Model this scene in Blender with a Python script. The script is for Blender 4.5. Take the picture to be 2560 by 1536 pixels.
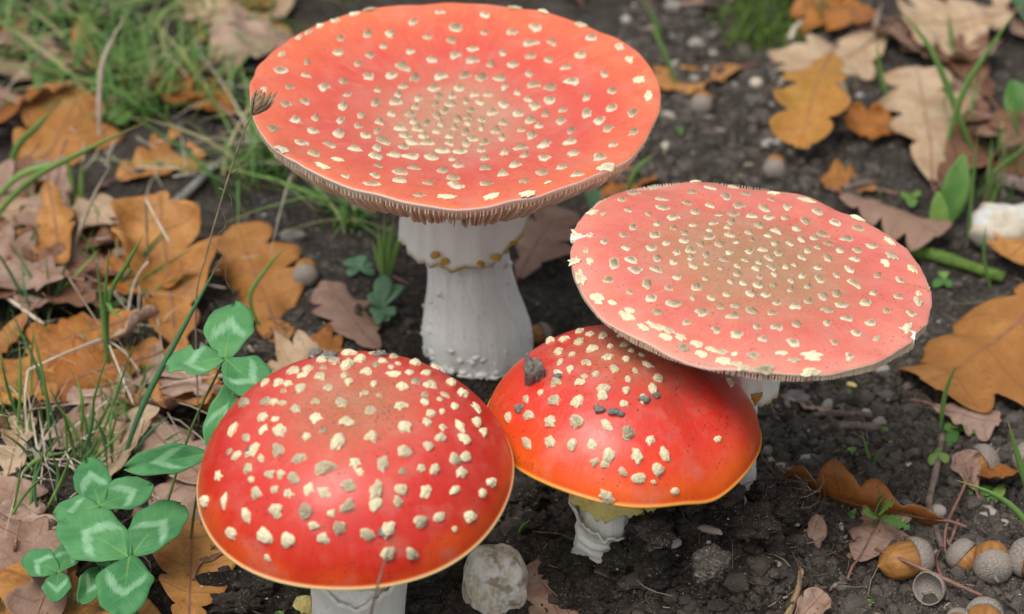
import bpy, math, random
import numpy as np
from mathutils import Vector, Matrix
from mathutils.bvhtree import BVHTree

for o in list(bpy.data.objects):
    bpy.data.objects.remove(o)
U = 0.01                                    # everything below is laid out in centimetres
rad = math.radians
scene = bpy.context.scene
col = scene.collection

# ------------------------------------------------------------------ camera
F, PITCH, DIST = 6320.0, rad(35), 90.0      # focal length in photo pixels, tilt, distance to the ground point in the centre
cam_d = bpy.data.cameras.new('camera')
cam = bpy.data.objects.new('camera', cam_d)
col.objects.link(cam)
CAM = Vector((0, -DIST * math.cos(PITCH), DIST * math.sin(PITCH)))
cam.location = CAM * U
cam.rotation_euler = (math.pi / 2 - PITCH, 0, 0)
cam_d.sensor_width = 22.3
cam_d.lens = F / 2560 * 22.3
cam_d.clip_start = 0.02
cam_d.clip_end = 500
cam_d.dof.use_dof = True
cam_d.dof.focus_distance = 0.755
cam_d.dof.aperture_fstop = 7.0
scene.camera = cam

# ------------------------------------------------------------------ sky and sun (bright overcast)
SUN_EL, SUN_AZ = rad(66), rad(215)        # azimuth clockwise from +Y: the light comes from behind the camera's left shoulder
world = bpy.data.worlds.new('World')
scene.world = world
world.use_nodes = True
wn = world.node_tree
wn.nodes.clear()
sky = wn.nodes.new('ShaderNodeTexSky')
sky.sky_type = 'NISHITA'
sky.sun_disc = False
sky.sun_elevation = SUN_EL
sky.sun_rotation = SUN_AZ
sky.dust_density = 4.0
hs = wn.nodes.new('ShaderNodeHueSaturation')
hs.inputs['Saturation'].default_value = 0.22    # cloud cover: nearly white light
bg = wn.nodes.new('ShaderNodeBackground')
bg.inputs['Strength'].default_value = 0.125
wo = wn.nodes.new('ShaderNodeOutputWorld')
wn.links.new(sky.outputs[0], hs.inputs['Color'])
wn.links.new(hs.outputs[0], bg.inputs['Color'])
wn.links.new(bg.outputs[0], wo.inputs['Surface'])
sd = bpy.data.lights.new('sun', 'SUN')
sd.energy = 1.4
sd.angle = rad(24)
sd.color = (1.0, 0.96, 0.9)
sun = bpy.data.objects.new('sun', sd)
sun.rotation_euler = (math.pi / 2 - SUN_EL, 0, math.pi - SUN_AZ)
col.objects.link(sun)
scene.view_settings.view_transform = 'Standard'
scene.view_settings.look = 'None'
scene.view_settings.gamma = 1
scene.view_settings.exposure = 0.38
scene.view_settings.use_curve_mapping = False

# ------------------------------------------------------------------ pixel -> place
_up = Vector((0, math.sin(PITCH), math.cos(PITCH)))
_fw = Vector((0, math.cos(PITCH), -math.sin(PITCH)))
def ray(px, py):
    return Vector((1, 0, 0)) * ((px - 1280) / F) + _up * ((768 - py) / F) + _fw
def gp(px, py, z=0.0):
    d = ray(px, py)
    return CAM + d * ((z - CAM.z) / d.z)
def at_y(px, py, y):
    d = ray(px, py)
    return CAM + d * ((y - CAM.y) / d.y)

# ------------------------------------------------------------------ noise in numpy
def _hash(ix, iy, s):
    h = (ix * 374761393 + iy * 668265263 + s * 974634777) & 0x7fffffff
    h = ((h ^ (h >> 13)) * 1274126177) & 0x7fffffff
    return ((h ^ (h >> 16)) & 0xffff) / 65535.0
def vn(x, y, s=0):
    x = np.asarray(x, float); y = np.asarray(y, float)
    ix = np.floor(x).astype(np.int64); iy = np.floor(y).astype(np.int64)
    fx = x - ix; fy = y - iy
    fx = fx * fx * (3 - 2 * fx); fy = fy * fy * (3 - 2 * fy)
    a = _hash(ix, iy, s); b = _hash(ix + 1, iy, s); c = _hash(ix, iy + 1, s); d = _hash(ix + 1, iy + 1, s)
    return (a + (b - a) * fx) * (1 - fy) + (c + (d - c) * fx) * fy - 0.5
HOLES = []
def gauss(x, y, cx, cy, s):
    return np.exp(-((x - cx) ** 2 + (y - cy) ** 2) / (2 * s * s))
_md = gp(1800, 1420); _ho = gp(1385, 1290); HEAP = [(gp(1650, 1400, 1), 1.9, .8), (gp(1740, 1350, 1), 1.7, .75), (gp(1830, 1390, 1), 1.5, .8), (gp(1930, 1330, .8), 1.5, .7), (gp(1985, 1290, .6), 1.1, .5), (gp(1720, 1460, .6), 1.2, .8), (gp(1870, 1480, .4), .9, .8), (gp(1430, 1470, .3), .6, .6), (gp(1590, 1450, .7), 1.3, .6)]
def H(x, y):
    x = np.asarray(x, float); y = np.asarray(y, float)
    h = .7 * vn(x / 5, y / 5, 1) + .4 * vn(x / 1.9, y / 1.9, 2) + .22 * vn(x / .8, y / .8, 3) + .14 * vn(x / .38, y / .38, 4)
    mg = np.exp(-((x - _md.x) / 3.4) ** 2 - ((y - _md.y) / 2.6) ** 2)
    h = h + mg * (.5 + 1.5 * vn(x / 1.2, y / 1.2, 5) + .9 * vn(x / .55, y / .55, 6) + .4 * vn(x / .25, y / .25, 7))
    h = h - 1.0 * gauss(x, y, _ho.x, _ho.y, 1.3) 
    for hp, ha, hs_ in HEAP:
        h = h + ha * gauss(x, y, hp.x, hp.y, hs_) * (1 + 1.1 * vn(x / .7, y / .7, 15) + .5 * vn(x / .3, y / .3, 16))
    far = np.clip((np.hypot(x, y) - 60) / 200, 0, 1)
    return h * (1 - far)
def h1(x, y):
    return float(H(x, y))
def gh(px, py, dz=0.0):
    z = 0
    for _ in range(4):
        p = gp(px, py, z + dz); z = h1(p.x, p.y)
    return gp(px, py, z + dz)

# ------------------------------------------------------------------ object helpers
def mesh(name, V, Fc, mats=(), attrs=None, smooth=True):
    m = bpy.data.meshes.new(name)
    V = np.asarray(V, float) * U
    m.from_pydata(V.tolist(), [], Fc if isinstance(Fc, list) else Fc.tolist())
    if attrs:
        for k, a in attrs.items():
            at = m.attributes.new(k, 'FLOAT', 'POINT')
            at.data.foreach_set('value', np.asarray(a, np.float32))
    for mt in mats:
        m.materials.append(mt)
    if smooth:
        m.polygons.foreach_set('use_smooth', [True] * len(m.polygons))
    m.update()
    return m
def obj(name, me, parent=None, loc=None, rot=None, mtx=None):
    o = bpy.data.objects.new(name, me)
    col.objects.link(o)
    if parent is not None:
        o.parent = parent
    if mtx is not None:
        o.matrix_local = mtx
    else:
        if loc is not None: o.location = Vector(loc) * U
        if rot is not None: o.rotation_euler = rot
    return o
def tag(o, label, cat=None, group=None, kind=None):
    if label: o['label'] = label
    if cat: o['category'] = cat
    if group: o['group'] = group
    if kind: o['kind'] = kind
    return o
def empty(name, loc, label, cat, group=None):
    e = obj(name, None, loc=loc)
    e.empty_display_size = .01
    return tag(e, label, cat, group)
def mtx(pos, R3=None, s=(1, 1, 1)):
    M = Matrix.Translation(Vector(pos) * U)
    if R3 is not None:
        M = M @ R3.to_4x4()
    return M @ Matrix.Diagonal((s[0], s[1], s[2], 1))
def frame(xa, za):
    xa = Vector(xa).normalized()
    ya = Vector(za).cross(xa)
    if ya.length < 1e-5: ya = Vector((0, 1, 0))
    ya.normalize(); z = xa.cross(ya)
    return Matrix((xa, ya, z)).transposed()
def normal_frame(n, spin):
    n = Vector(n).normalized()
    t = Vector((1, 0, 0)) if abs(n.x) < .8 else Vector((0, 1, 0))
    a = n.cross(t).normalized(); b = n.cross(a)
    x = a * math.cos(spin) + b * math.sin(spin)
    y = n.cross(x)
    return Matrix((x, y, n)).transposed()
def solid(o, t, off=0.0, matoff=0):
    md = o.modifiers.new('thickness', 'SOLIDIFY')
    md.thickness = t * U; md.offset = off
    md.material_offset = matoff; md.material_offset_rim = matoff
def grid_faces(nu, nv, closed_v=False):
    f = []
    for i in range(nu - 1):
        for j in range(nv if closed_v else nv - 1):
            k = (j + 1) % nv
            f.append((i * nv + j, i * nv + k, (i + 1) * nv + k, (i + 1) * nv + j))
    return f

# ------------------------------------------------------------------ material helpers
class G:
    def __init__(s, name):
        s.m = bpy.data.materials.new(name); s.m.use_nodes = True
        s.t = s.m.node_tree; s.t.nodes.clear()
        s.out = s.t.nodes.new('ShaderNodeOutputMaterial')
        s.b = s.t.nodes.new('ShaderNodeBsdfPrincipled')
        s.t.links.new(s.b.outputs[0], s.out.inputs[0])
        s._oc = None
    def put(s, inp, v):
        if isinstance(v, bpy.types.NodeSocket): s.t.links.new(v, inp)
        elif isinstance(v, tuple) and len(v) == 3 and inp.type == 'RGBA': inp.default_value = (*v, 1)
        else: inp.default_value = v
    def N(s, ty, **k):
        n = s.t.nodes.new('ShaderNode' + ty)
        for a, v in k.items(): setattr(n, a, v)
        return n
    def att(s, nm):
        return s.N('Attribute', attribute_name=nm).outputs['Fac']
    def rnd(s):
        return s.N('ObjectInfo').outputs['Random']
    def oc(s):
        if s._oc is None:
            tc = s.N('TexCoord'); vm = s.N('VectorMath', operation='SCALE'); vm.inputs[3].default_value = 100
            s.t.links.new(tc.outputs['Object'], vm.inputs[0])
            ad = s.N('VectorMath', operation='ADD')
            r = s.math('MULTIPLY', s.rnd(), 37.0)
            s.t.links.new(vm.outputs[0], ad.inputs[0]); s.t.links.new(r, ad.inputs[1])
            s._oc = ad.outputs[0]
        return s._oc
    def vec(s, x, y, z=0.0):
        c = s.N('CombineXYZ')
        for i, v in enumerate((x, y, z)): s.put(c.inputs[i], v)
        return c.outputs[0]
    def scale(s, v, xyz):
        m = s.N('VectorMath', operation='MULTIPLY'); s.put(m.inputs[0], v); m.inputs[1].default_value = xyz
        return m.outputs[0]
    def math(s, op, a, b=0.0, c=0.0, clamp=False):
        m = s.N('Math', operation=op, use_clamp=clamp)
        for i, v in enumerate((a, b, c)): s.put(m.inputs[i], v)
        return m.outputs[0]
    def noise(s, sc, det=3, rough=.55, v=None):
        n = s.N('TexNoise'); s.put(n.inputs['Vector'], v or s.oc())
        n.inputs['Scale'].default_value = sc; n.inputs['Detail'].default_value = det; n.inputs['Roughness'].default_value = rough
        return n.outputs['Fac']
    def voro(s, sc, v=None, feat='F1', out='Distance'):
        n = s.N('TexVoronoi', feature=feat); s.put(n.inputs['Vector'], v or s.oc()); n.inputs['Scale'].default_value = sc
        return n.outputs[out]
    def ramp(s, f, stops):
        r = s.N('ValToRGB'); s.put(r.inputs[0], f)
        e = r.color_ramp.elements
        while len(e) < len(stops): e.new(.5)
        for el, (p, c) in zip(e, stops):
            el.position = p
            el.color = (c, c, c, 1) if isinstance(c, (int, float)) else (*c, 1)
        return r.outputs[0]
    def mix(s, f, a, b, mode='MIX'):
        m = s.N('MixRGB', blend_type=mode)
        for i, v in enumerate((f, a, b)): s.put(m.inputs[i], v)
        return m.outputs[0]
    def bump(s, h, st=.3, d=.05):
        b = s.N('Bump'); b.inputs['Strength'].default_value = st; b.inputs['Distance'].default_value = d * U
        s.put(b.inputs['Height'], h); s.put(s.b.inputs['Normal'], b.outputs[0])
    def fin(s, colr, rough=.6, spec=.35, transl=0.0, sss=0.0):
        s.put(s.b.inputs['Base Color'], colr); s.put(s.b.inputs['Roughness'], rough)
        s.b.inputs['Specular IOR Level'].default_value = spec
        if sss:
            s.b.inputs['Subsurface Weight'].default_value = sss
            s.b.inputs['Subsurface Radius'].default_value = (1, .5, .3)
            s.b.inputs['Subsurface Scale'].default_value = .004
        if transl:
            tr = s.N('BsdfTranslucent'); s.put(tr.inputs[0], colr)
            mx = s.N('MixShader'); mx.inputs[0].default_value = transl
            s.t.links.new(s.b.outputs[0], mx.inputs[1]); s.t.links.new(tr.outputs[0], mx.inputs[2])
            s.t.links.new(mx.outputs[0], s.out.inputs[0])
        return s.m

def cap_material(name, stops, cream, dirt=.3, rough=.36, fleck=.5, spread=.22, fibw=.2, soilc=(.3, .19, .12)):
    g = G(name)
    r = g.att('rad'); a = g.att('ang')
    n = g.noise(.42, 3)
    n2 = g.noise(1.3, 4)
    f = g.math('ADD', r, g.math('MULTIPLY', g.math('SUBTRACT', n, .5), spread))
    c = g.ramp(f, stops)
    fib = g.noise(1.0, 4, .6, g.vec(g.math('MULTIPLY', a, 34.0), g.math('MULTIPLY', r, 2.2)))
    c = g.mix(g.ramp(fib, [(.4, 0), (.8, fibw)]), c, (.85, .28, .09), 'MIX')
    c = g.mix(g.ramp(n2, [(.45, 0), (.75, .3)]), c, (.55, .022, .016))
    # thin brownish weathering, denser in the middle
    fl = g.noise(11.0, 5, .7)
    pat = g.noise(.9, 4, .6)
    wt = g.math('MULTIPLY', g.ramp(fl, [(.44, 0), (.62, 1)]), g.ramp(g.math('ADD', r, g.math('MULTIPLY', g.math('SUBTRACT', pat, .5), .9)), [(.1, fleck), (.6, fleck * .4), (.95, fleck * .08)]))
    c = g.mix(wt, c, soilc)
    c = g.mix(g.ramp(pat, [(.5, 0), (.78, fleck * .5)]), c, (.5, .3, .24))
    st = g.noise(1.0, 3, .7, g.vec(g.math('MULTIPLY', a, 90.0), g.math('MULTIPLY', r, 5.0)))
    c = g.mix(g.ramp(st, [(.55, 0), (.8, fibw * 1.1)]), c, (.9, .5, .3))
    # soil specks
    vd = g.voro(6.0)
    dk = g.math('MULTIPLY', g.ramp(vd, [(.12, 1), (.24, 0)]), g.ramp(g.noise(1.0, 3), [(.46, 0), (.6, dirt)]))
    c = g.mix(dk, c, (.05, .035, .03))
    c = g.mix(g.att('kd'), c, cream)
    ro = g.math('ADD', g.math('ADD', g.math('MULTIPLY', g.noise(2.2, 3), .22), rough - .1), g.math('MULTIPLY', wt, .3))
    g.bump(g.math('ADD', g.math('MULTIPLY', g.noise(3.5, 4), .6), g.math('MULTIPLY', fl, .35)), .22, .05)
    return g.fin(c, ro, .5)

M = {}
M['cap_A'] = cap_material('cap_skin_saucer', [(0, (.46, .26, .17)), (.24, (.55, .22, .15)), (.42, (.62, .105, .08)), (.62, (.64, .07, .052)), (.82, (.7, .115, .058)), (1, (.76, .165, .075))], (.92, .82, .7), .45, .42, .7, .28)
M['cap_B'] = cap_material('cap_skin_flat', [(0, (.38, .21, .105)), (.34, (.46, .21, .115)), (.54, (.6, .18, .12)), (.7, (.68, .15, .12)), (.9, (.72, .2, .155)), (1, (.74, .26, .2))], (.82, .66, .52), .6, .44, .9, .3)
M['cap_C'] = cap_material('cap_skin_dome', [(0, (.46, .17, .08)), (.32, (.55, .12, .065)), (.55, (.64, .055, .04)), (.8, (.58, .012, .008)), (.95, (.6, .022, .005)), (1, (.7, .07, .008))], (.85, .68, .3), .9, .36, .75, .26, .06, (.2, .12, .08))
M['cap_D'] = cap_material('cap_skin_young', [(0, (.48, .16, .075)), (.32, (.56, .1, .055)), (.52, (.64, .035, .026)), (.78, (.74, .022, .01)), (.92, (.8, .05, .006)), (1, (.86, .11, .006))], (.8, .4, .06), 1.0, .32, .95, .2, .08, (.2, .12, .08))

def wart_material(name, cream, tan, dirt, tipw):
    g = G(name)
    t = g.att('tip'); n = g.noise(9, 4, .6)
    f = g.math('ADD', g.math('MULTIPLY', t, tipw), g.math('MULTIPLY', g.math('SUBTRACT', n, .5), .9))
    f = g.math('ADD', f, g.math('MULTIPLY', g.math('SUBTRACT', g.rnd(), .5), .35))
    c = g.ramp(f, [(.08, cream), (.45, tan), (.95, tuple(x * .75 for x in tan))])
    dn = g.math('ADD', g.noise(11, 4, .75), g.math('MULTIPLY', g.math('SUBTRACT', g.math('POWER', g.rnd(), 2.0), .4), dirt))
    dn = g.math('ADD', dn, g.math('MULTIPLY', t, .1))
    c = g.mix(g.ramp(dn, [(.6, 0), (.68, .75)]), c, (.085, .075, .065))
    g.bump(g.noise(16, 4, .7), .5, .05)
    return g.fin(c, .85, .2)
M['wart_old'] = wart_material('wart_tan', (.82, .72, .53), (.44, .34, .215), .07, 1.0)
M['wart_new'] = wart_material('wart_cream', (.84, .77, .51), (.66, .57, .37), .16, .4)
M['wart_rim'] = wart_material('wart_rim_flake', (.86, .79, .54), (.6, .5, .33), .2, .5)

def simple(name, c1, c2, sc=2.0, rough=.7, spec=.3, bump=.3, bsc=6, transl=0, sss=0, stretch=None, c3=None, rv=0.0):
    g = G(name)
    v = g.scale(g.oc(), stretch) if stretch else g.oc()
    f = g.noise(sc, 4, .6, v)
    if rv: f = g.math('ADD', f, g.math('MULTIPLY', g.math('SUBTRACT', g.rnd(), .5), rv))
    st = [(.3, c1), (.7, c2)]
    if c3: st.append((.85, c3))
    c = g.ramp(f, st)
    if bump: g.bump(g.noise(bsc, 4, .6, v), bump, .08)
    return g.fin(c, rough, spec, transl, sss)
M['stem_plain'] = simple('stem_plain', (.74, .71, .64), (.88, .87, .82), 1.2, .7, .3, .6, 2.5, stretch=(3, 3, .5))
def stem_material():
    g = G('stem_white')
    v = g.scale(g.oc(), (3, 3, .45)); hz = g.att('hz')
    fib = g.noise(1.6, 5, .65, v)
    c = g.ramp(fib, [(.22, (.76, .72, .64)), (.45, (.9, .88, .83)), (.75, (.95, .94, .91))])
    st = g.math('SUBTRACT', g.noise(1.5, 5, .7), g.math('MULTIPLY', hz, .085))
    c = g.mix(g.ramp(st, [(.45, 0), (.58, .65)]), c, (.36, .3, .23))
    c = g.mix(g.ramp(g.noise(5, 3), [(.62, 0), (.7, .35)]), c, (.55, .46, .32))
    g.bump(g.math('ADD', fib, g.math('MULTIPLY', g.noise(6, 4, .7), .5)), .9, .1)
    return g.fin(c, .75, .25)
M['stem'] = stem_material()
M['skirt'] = simple('skirt_white', (.82, .81, .72), (.92, .91, .84), 1.0, .6, .35, .4, 3, stretch=(4, 4, .4))
M['skirt_plain'] = M['skirt']
g = G('skirt_hem')
fb = g.noise(1.0, 4, .6, g.scale(g.oc(), (4, 4, .4)))
c = g.ramp(fb, [(.3, (.87, .86, .78)), (.7, (.95, .94, .89))])
hm_ = g.math('ADD', g.att('pu'), g.math('MULTIPLY', g.math('SUBTRACT', g.noise(1.1, 3), .5), .34))
c = g.mix(g.ramp(hm_, [(.95, 0), (1.0, .5), (1.06, .9)]), c, (.76, .56, .2))
g.bump(fb, .5, .08)
M['skirt'] = g.fin(c, .6, .35)
M['yellow'] = simple('veil_yellow', (.8, .58, .12), (.9, .8, .36), 3, .55, .4, .4, 6)
M['amber'] = simple('veil_amber', (.5, .24, .03), (.68, .42, .08), 4, .5, .4, .4, 6)
M['gill'] = simple('gill_cream', (.88, .76, .62), (.94, .86, .74), 1.5, .75, .2, .2, 8, transl=.5)
M['pebble'] = simple('pebble_pale', (.11, .098, .085), (.35, .32, .28), 1.2, .75, .3, .4, 5, rv=.9)
M['stone_grey'] = simple('stone_grey', (.14, .13, .12), (.3, .28, .26), 2, .8, .3, .5, 4)
M['twig'] = simple('twig_bark', (.1, .075, .06), (.26, .2, .17), 3, .85, .2, .7, 6, stretch=(1, 1, 1))
M['twig_red'] = simple('twig_reddish', (.16, .07, .05), (.3, .16, .125), 3, .7, .3, .3, 8)
M['stick_tan'] = simple('stick_tan', (.2, .12, .06), (.42, .29, .16), 2, .75, .3, .5, 6)
M['straw'] = simple('dry_straw', (.38, .31, .23), (.62, .55, .45), 1.5, .7, .3, .2, 8, rv=.3)
M['straw_dark'] = simple('dry_stalk_dark', (.17, .125, .085), (.36, .28, .19), 3, .8, .3, .4, 8)
M['nut'] = simple('acorn_nut', (.2, .08, .018), (.42, .2, .055), 1.4, .55, .35, .1, 8, stretch=(.5, 3, 3))
M['moss'] = simple('moss_green', (.05, .1, .02), (.14, .22, .04), 3, .8, .2, .3, 6)
M['chip'] = simple('wood_chip', (.09, .07, .055), (.26, .21, .17), 2, .85, .2, .5, 6, rv=.6)

g = G('acorn_cup')
vd = g.voro(13.0)
c = g.mix(g.ramp(vd, [(.1, 0), (.6, 1)]), (.36, .325, .28), (.2, .175, .15))
c = g.mix(g.ramp(g.noise(1.3), [(.4, 0), (.7, .6)]), c, (.3, .24, .2))
g.bump(vd, .5, .05)
M['cup'] = g.fin(c, .85, .2)
M['cup_in'] = simple('acorn_cup_inside', (.12, .085, .07), (.24, .18, .16), 1.5, .7, .3, .2, 6)

# wrinkled cream stone with brown stains
g = G('stone_cream')
v = g.scale(g.oc(), (1.6, 1.6, .7))
w = g.noise(1.6, 5, .6, v)
c = g.ramp(w, [(.32, (.4, .28, .15)), (.43, (.66, .57, .42)), (.58, (.86, .82, .72))])
c = g.mix(g.ramp(g.noise(2.4, 4), [(.52, 0), (.64, .7)]), c, (.24, .16, .1))
g.bump(w, .9, .25)
M['stone_cream'] = g.fin(c, .6, .4)
g = G('stone_white')
w = g.noise(.8, 4)
c = g.ramp(w, [(.35, (.34, .31, .26)), (.5, (.52, .45, .34)), (.65, (.55, .57, .58))])
g.bump(w, .6, .2)
M['stone_white'] = g.fin(c, .55, .4)

# soil
def soil_material(name, dark, mid, grain, bd=.2):
    g = G(name); wet = g.att('wet')
    n = g.noise(.7, 5, .7); n2 = g.noise(5, 5, .75); n3 = g.noise(13, 4, .75)
    c = g.ramp(g.math('ADD', g.math('ADD', g.math('MULTIPLY', n, .3), g.math('MULTIPLY', n2, .35)), g.math('MULTIPLY', n3, .35)), [(.38, dark), (.52, mid), (.64, grain)])
    sp = g.math('MULTIPLY', g.ramp(g.voro(13), [(.16, 1), (.28, 0)]), g.ramp(g.noise(3, 2), [(.47, 0), (.58, .8)]))
    c = g.mix(sp, c, (.5, .47, .43))
    c = g.mix(g.att('tone'), c, (.15, .128, .11))
    c = g.mix(wet, c, (.55, .52, .5), 'MULTIPLY')
    g.bump(g.math('ADD', n2, g.math('MULTIPLY', g.noise(20, 3, .7), .4)), .9, bd)
    return g.fin(c, .95, .12)
M['soil'] = soil_material('soil', (.018, .015, .0125), (.075, .064, .054), (.21, .185, .16))
M['crumb'] = soil_material('soil_crumb', (.018, .015, .0125), (.07, .06, .05), (.2, .175, .15), .07)
M['soil_dry'] = soil_material('soil_dry', (.08, .07, .062), (.22, .2, .18), (.38, .35, .32), .05)
def wetness(x, y):
    """freshly turned damp humus round the nearest stems, drier grey soil elsewhere"""
    w = np.zeros(np.shape(x))
    for px, py, s in ((1500, 1420, 3.6), (1800, 1400, 3.0), (1000, 1560, 4.0), (1180, 930, 2.6), (1300, 1200, 3), (450, 1500, 4), (300, 1000, 4)):
        p = gp(px, py); w = np.maximum(w, gauss(x, y, p.x, p.y, s))
    return np.clip(w + .35 * vn(np.asarray(x) / 2, np.asarray(y) / 2, 9), 0, 1)
g = G('litter')
c = g.ramp(g.att('tone'), [(0, (.03, .022, .017)), (.45, (.1, .075, .055)), (.75, (.22, .17, .125)), (1, (.42, .36, .28))])
c = g.mix(.3, c, g.ramp(g.noise(4, 3), [(.3, (.02, .02, .02)), (.7, (.5, .45, .4))]), 'OVERLAY')
M['litter'] = g.fin(c, .85, .2)
g = G('sand_grain')
M['grain'] = g.fin(g.ramp(g.att('tone'), [(0, (.16, .14, .12)), (1, (.6, .58, .55))]), .5, .5)

# oak leaves: pu runs along the leaf, pv from the midrib (0) to the edge (1)
def leaf_material(name, a, b, vein, blot, blotw=.4, vstr=.45, transl=.15):
    g = G(name)
    pu = g.att('pu'); pv = g.att('pv')
    n = g.noise(.55, 4, .6); n2 = g.noise(3.5, 4, .65)
    f = g.math('ADD', g.math('MULTIPLY', n, .7), g.math('MULTIPLY', n2, .3))
    f = g.math('ADD', f, g.math('MULTIPLY', g.math('SUBTRACT', g.rnd(), .5), .3))
    c = g.ramp(f, [(.33, a), (.66, b)])
    vv = g.math('PINGPONG', g.math('MULTIPLY', g.att('pl'), 1.0), .5)
    side = g.ramp(vv, [(0.0, 1), (.06, 0)])
    mid = g.ramp(pv, [(.015, 1), (.05, 0)])
    net = g.ramp(g.voro(4.5, None, 'DISTANCE_TO_EDGE'), [(.0, .45), (.06, 0)])
    ve = g.math('MAXIMUM', g.math('MAXIMUM', side, mid), net)
    c = g.mix(g.math('MULTIPLY', ve, vstr), c, vein)
    c = g.mix(g.math('MULTIPLY', g.ramp(g.noise(.8, 5, .72), [(.48, 0), (.68, 1)]), g.math('ADD', blotw, g.math('MULTIPLY', g.rnd(), .4))), c, blot)
    c = g.mix(g.ramp(g.noise(6, 4, .75), [(.55, 0), (.75, .4)]), c, tuple(x * .45 for x in blot))
    sp = g.math('MULTIPLY', g.ramp(g.voro(2.6), [(.06, 1), (.14, 0)]), .75)
    c = g.mix(sp, c, (.04, .025, .02))
    g.bump(g.math('ADD', g.math('MULTIPLY', ve, .6), g.math('MULTIPLY', n2, .8)), .5, .06)
    return g.fin(c, .55, .35, transl)
M['leaf_orange'] = leaf_material('oak_leaf_orange', (.36, .15, .035), (.52, .25, .07), (.24, .1, .03), (.25, .09, .02), .5)
M['leaf_deep'] = leaf_material('oak_leaf_deep_orange', (.3, .1, .018), (.44, .17, .03), (.2, .07, .02), (.16, .06, .02), .5)
M['leaf_tan'] = leaf_material('oak_leaf_tan', (.4, .27, .16), (.54, .4, .26), (.3, .19, .11), (.33, .17, .08), .4)
M['leaf_pink'] = leaf_material('oak_leaf_pinkish', (.31, .19, .135), (.46, .32, .245), (.22, .13, .095), (.24, .12, .075), .5)
M['leaf_brown'] = leaf_material('oak_leaf_brown', (.15, .065, .035), (.26, .13, .075), (.11, .05, .03), (.09, .045, .03), .5)
M['leaf_yellow'] = leaf_material('oak_leaf_yellowish', (.42, .18, .035), (.52, .26, .06), (.3, .13, .03), (.3, .2, .03), .5)

# grass: pu along the blade, tone per blade
def grass_material(name, lo, hi, tip, tipat=.82):
    g = G(name)
    f = g.math('ADD', g.math('MULTIPLY', g.att('tone'), .8), g.math('MULTIPLY', g.noise(1.2, 3), .3))
    c = g.ramp(f, [(.15, lo), (.78, hi), (.9, (.45, .4, .2)), (1, (.5, .42, .28))])
    c = g.mix(g.ramp(g.att('pu'), [(tipat, 0), (1, .9)]), c, tip)
    g.bump(g.math('SINE', g.math('MULTIPLY', g.att('pv'), 14.0)), .25, .03)
    return g.fin(c, .45, .4, .3)
M['grass'] = grass_material('grass_green', (.06, .16, .04), (.19, .34, .08), (.42, .35, .12))
M['grass_near'] = grass_material('grass_bright', (.1, .24, .06), (.25, .42, .11), (.45, .36, .12))
M['grass_blue'] = grass_material('grass_bluish', (.06, .19, .08), (.13, .32, .14), (.2, .22, .1))
g = G('clover')
pu = g.att('pu'); pv = g.att('pv')
jag = g.noise(1.0, 3, .7, g.vec(g.math('MULTIPLY', g.att('ps'), 24.0), g.math('MULTIPLY', pu, 1.5), g.math('MULTIPLY', g.rnd(), 9.0)))
pos = g.math('ADD', g.math('ADD', pu, g.math('MULTIPLY', pv, .36)), g.math('MULTIPLY', g.math('SUBTRACT', jag, .5), .26))
mk = g.math('MULTIPLY', g.ramp(pos, [(.53, 0), (.6, 1), (.7, 1), (.76, 0)]), g.ramp(pv, [(.62, 1), (.8, 0)]))
c = g.ramp(g.math('ADD', g.noise(1.4, 4), g.math('MULTIPLY', g.math('SUBTRACT', g.rnd(), .5), .35)), [(.25, (.05, .2, .07)), (.75, (.12, .33, .12))])
c = g.mix(g.math('MULTIPLY', mk, g.ramp(g.noise(3, 3), [(.3, .4), (.7, .75)])), c, (.36, .6, .38))
c = g.mix(g.math('MULTIPLY', g.ramp(pv, [(.0, .8), (.05, 0)]), g.ramp(pu, [(.1, 1), (.55, .1)])), c, (.24, .42, .08))
sv = g.noise(1.0, 2, .5, g.vec(g.math('MULTIPLY', g.math('ADD', pu, g.math('MULTIPLY', pv, -.35)), 26.0), 0.0))
c = g.mix(g.ramp(sv, [(.45, 0), (.7, .3)]), c, (.16, .4, .17))
g.bump(g.math('ADD', g.math('MULTIPLY', sv, .6), g.math('MULTIPLY', g.noise(8, 3), .3)), .5, .05)
M['clover'] = g.fin(c, .62, .22, .18)
M['clover_pale'] = simple('seedling_green', (.07, .18, .035), (.2, .32, .07), 1.2, .5, .35, .2, 6, transl=.2, rv=.5)
M['stalk_green'] = simple('stalk_green', (.06, .13, .025), (.13, .2, .05), 1.2, .5, .35, .2, 6)
M['plant_blue'] = simple('seedling_bluegreen', (.06, .15, .07), (.15, .27, .15), 1.2, .5, .35, .2, 6, transl=.15)

# ------------------------------------------------------------------ ground
def lines(a, b, step, far):
    mid = list(np.arange(a, b + step / 2, step))
    out = []; d = step
    x = b
    while x < far: d *= 1.35; x += d; out.append(x)
    lo = []; d = step; x = a
    while x > -far: d *= 1.35; x -= d; lo.append(x)
    return np.array(lo[::-1] + mid + out)
gx = lines(-26, 26, .14, 8000); gy = lines(-26, 34, .14, 8000)
X, Y = np.meshgrid(gx, gy)
Zg = H(X, Y)
nx, ny = len(gx), len(gy)
idx = np.arange(nx * ny).reshape(ny, nx)
fc = np.stack([idx[:-1, :-1], idx[:-1, 1:], idx[1:, 1:], idx[1:, :-1]], -1).reshape(-1, 4)
gm = mesh('ground', np.stack([X.ravel(), Y.ravel(), Zg.ravel()], -1), fc, [M['soil']], {'wet': wetness(X, Y).ravel()})
tag(obj('ground', gm), 'dark crumbly woodland soil under the mushrooms', kind='structure')

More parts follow.
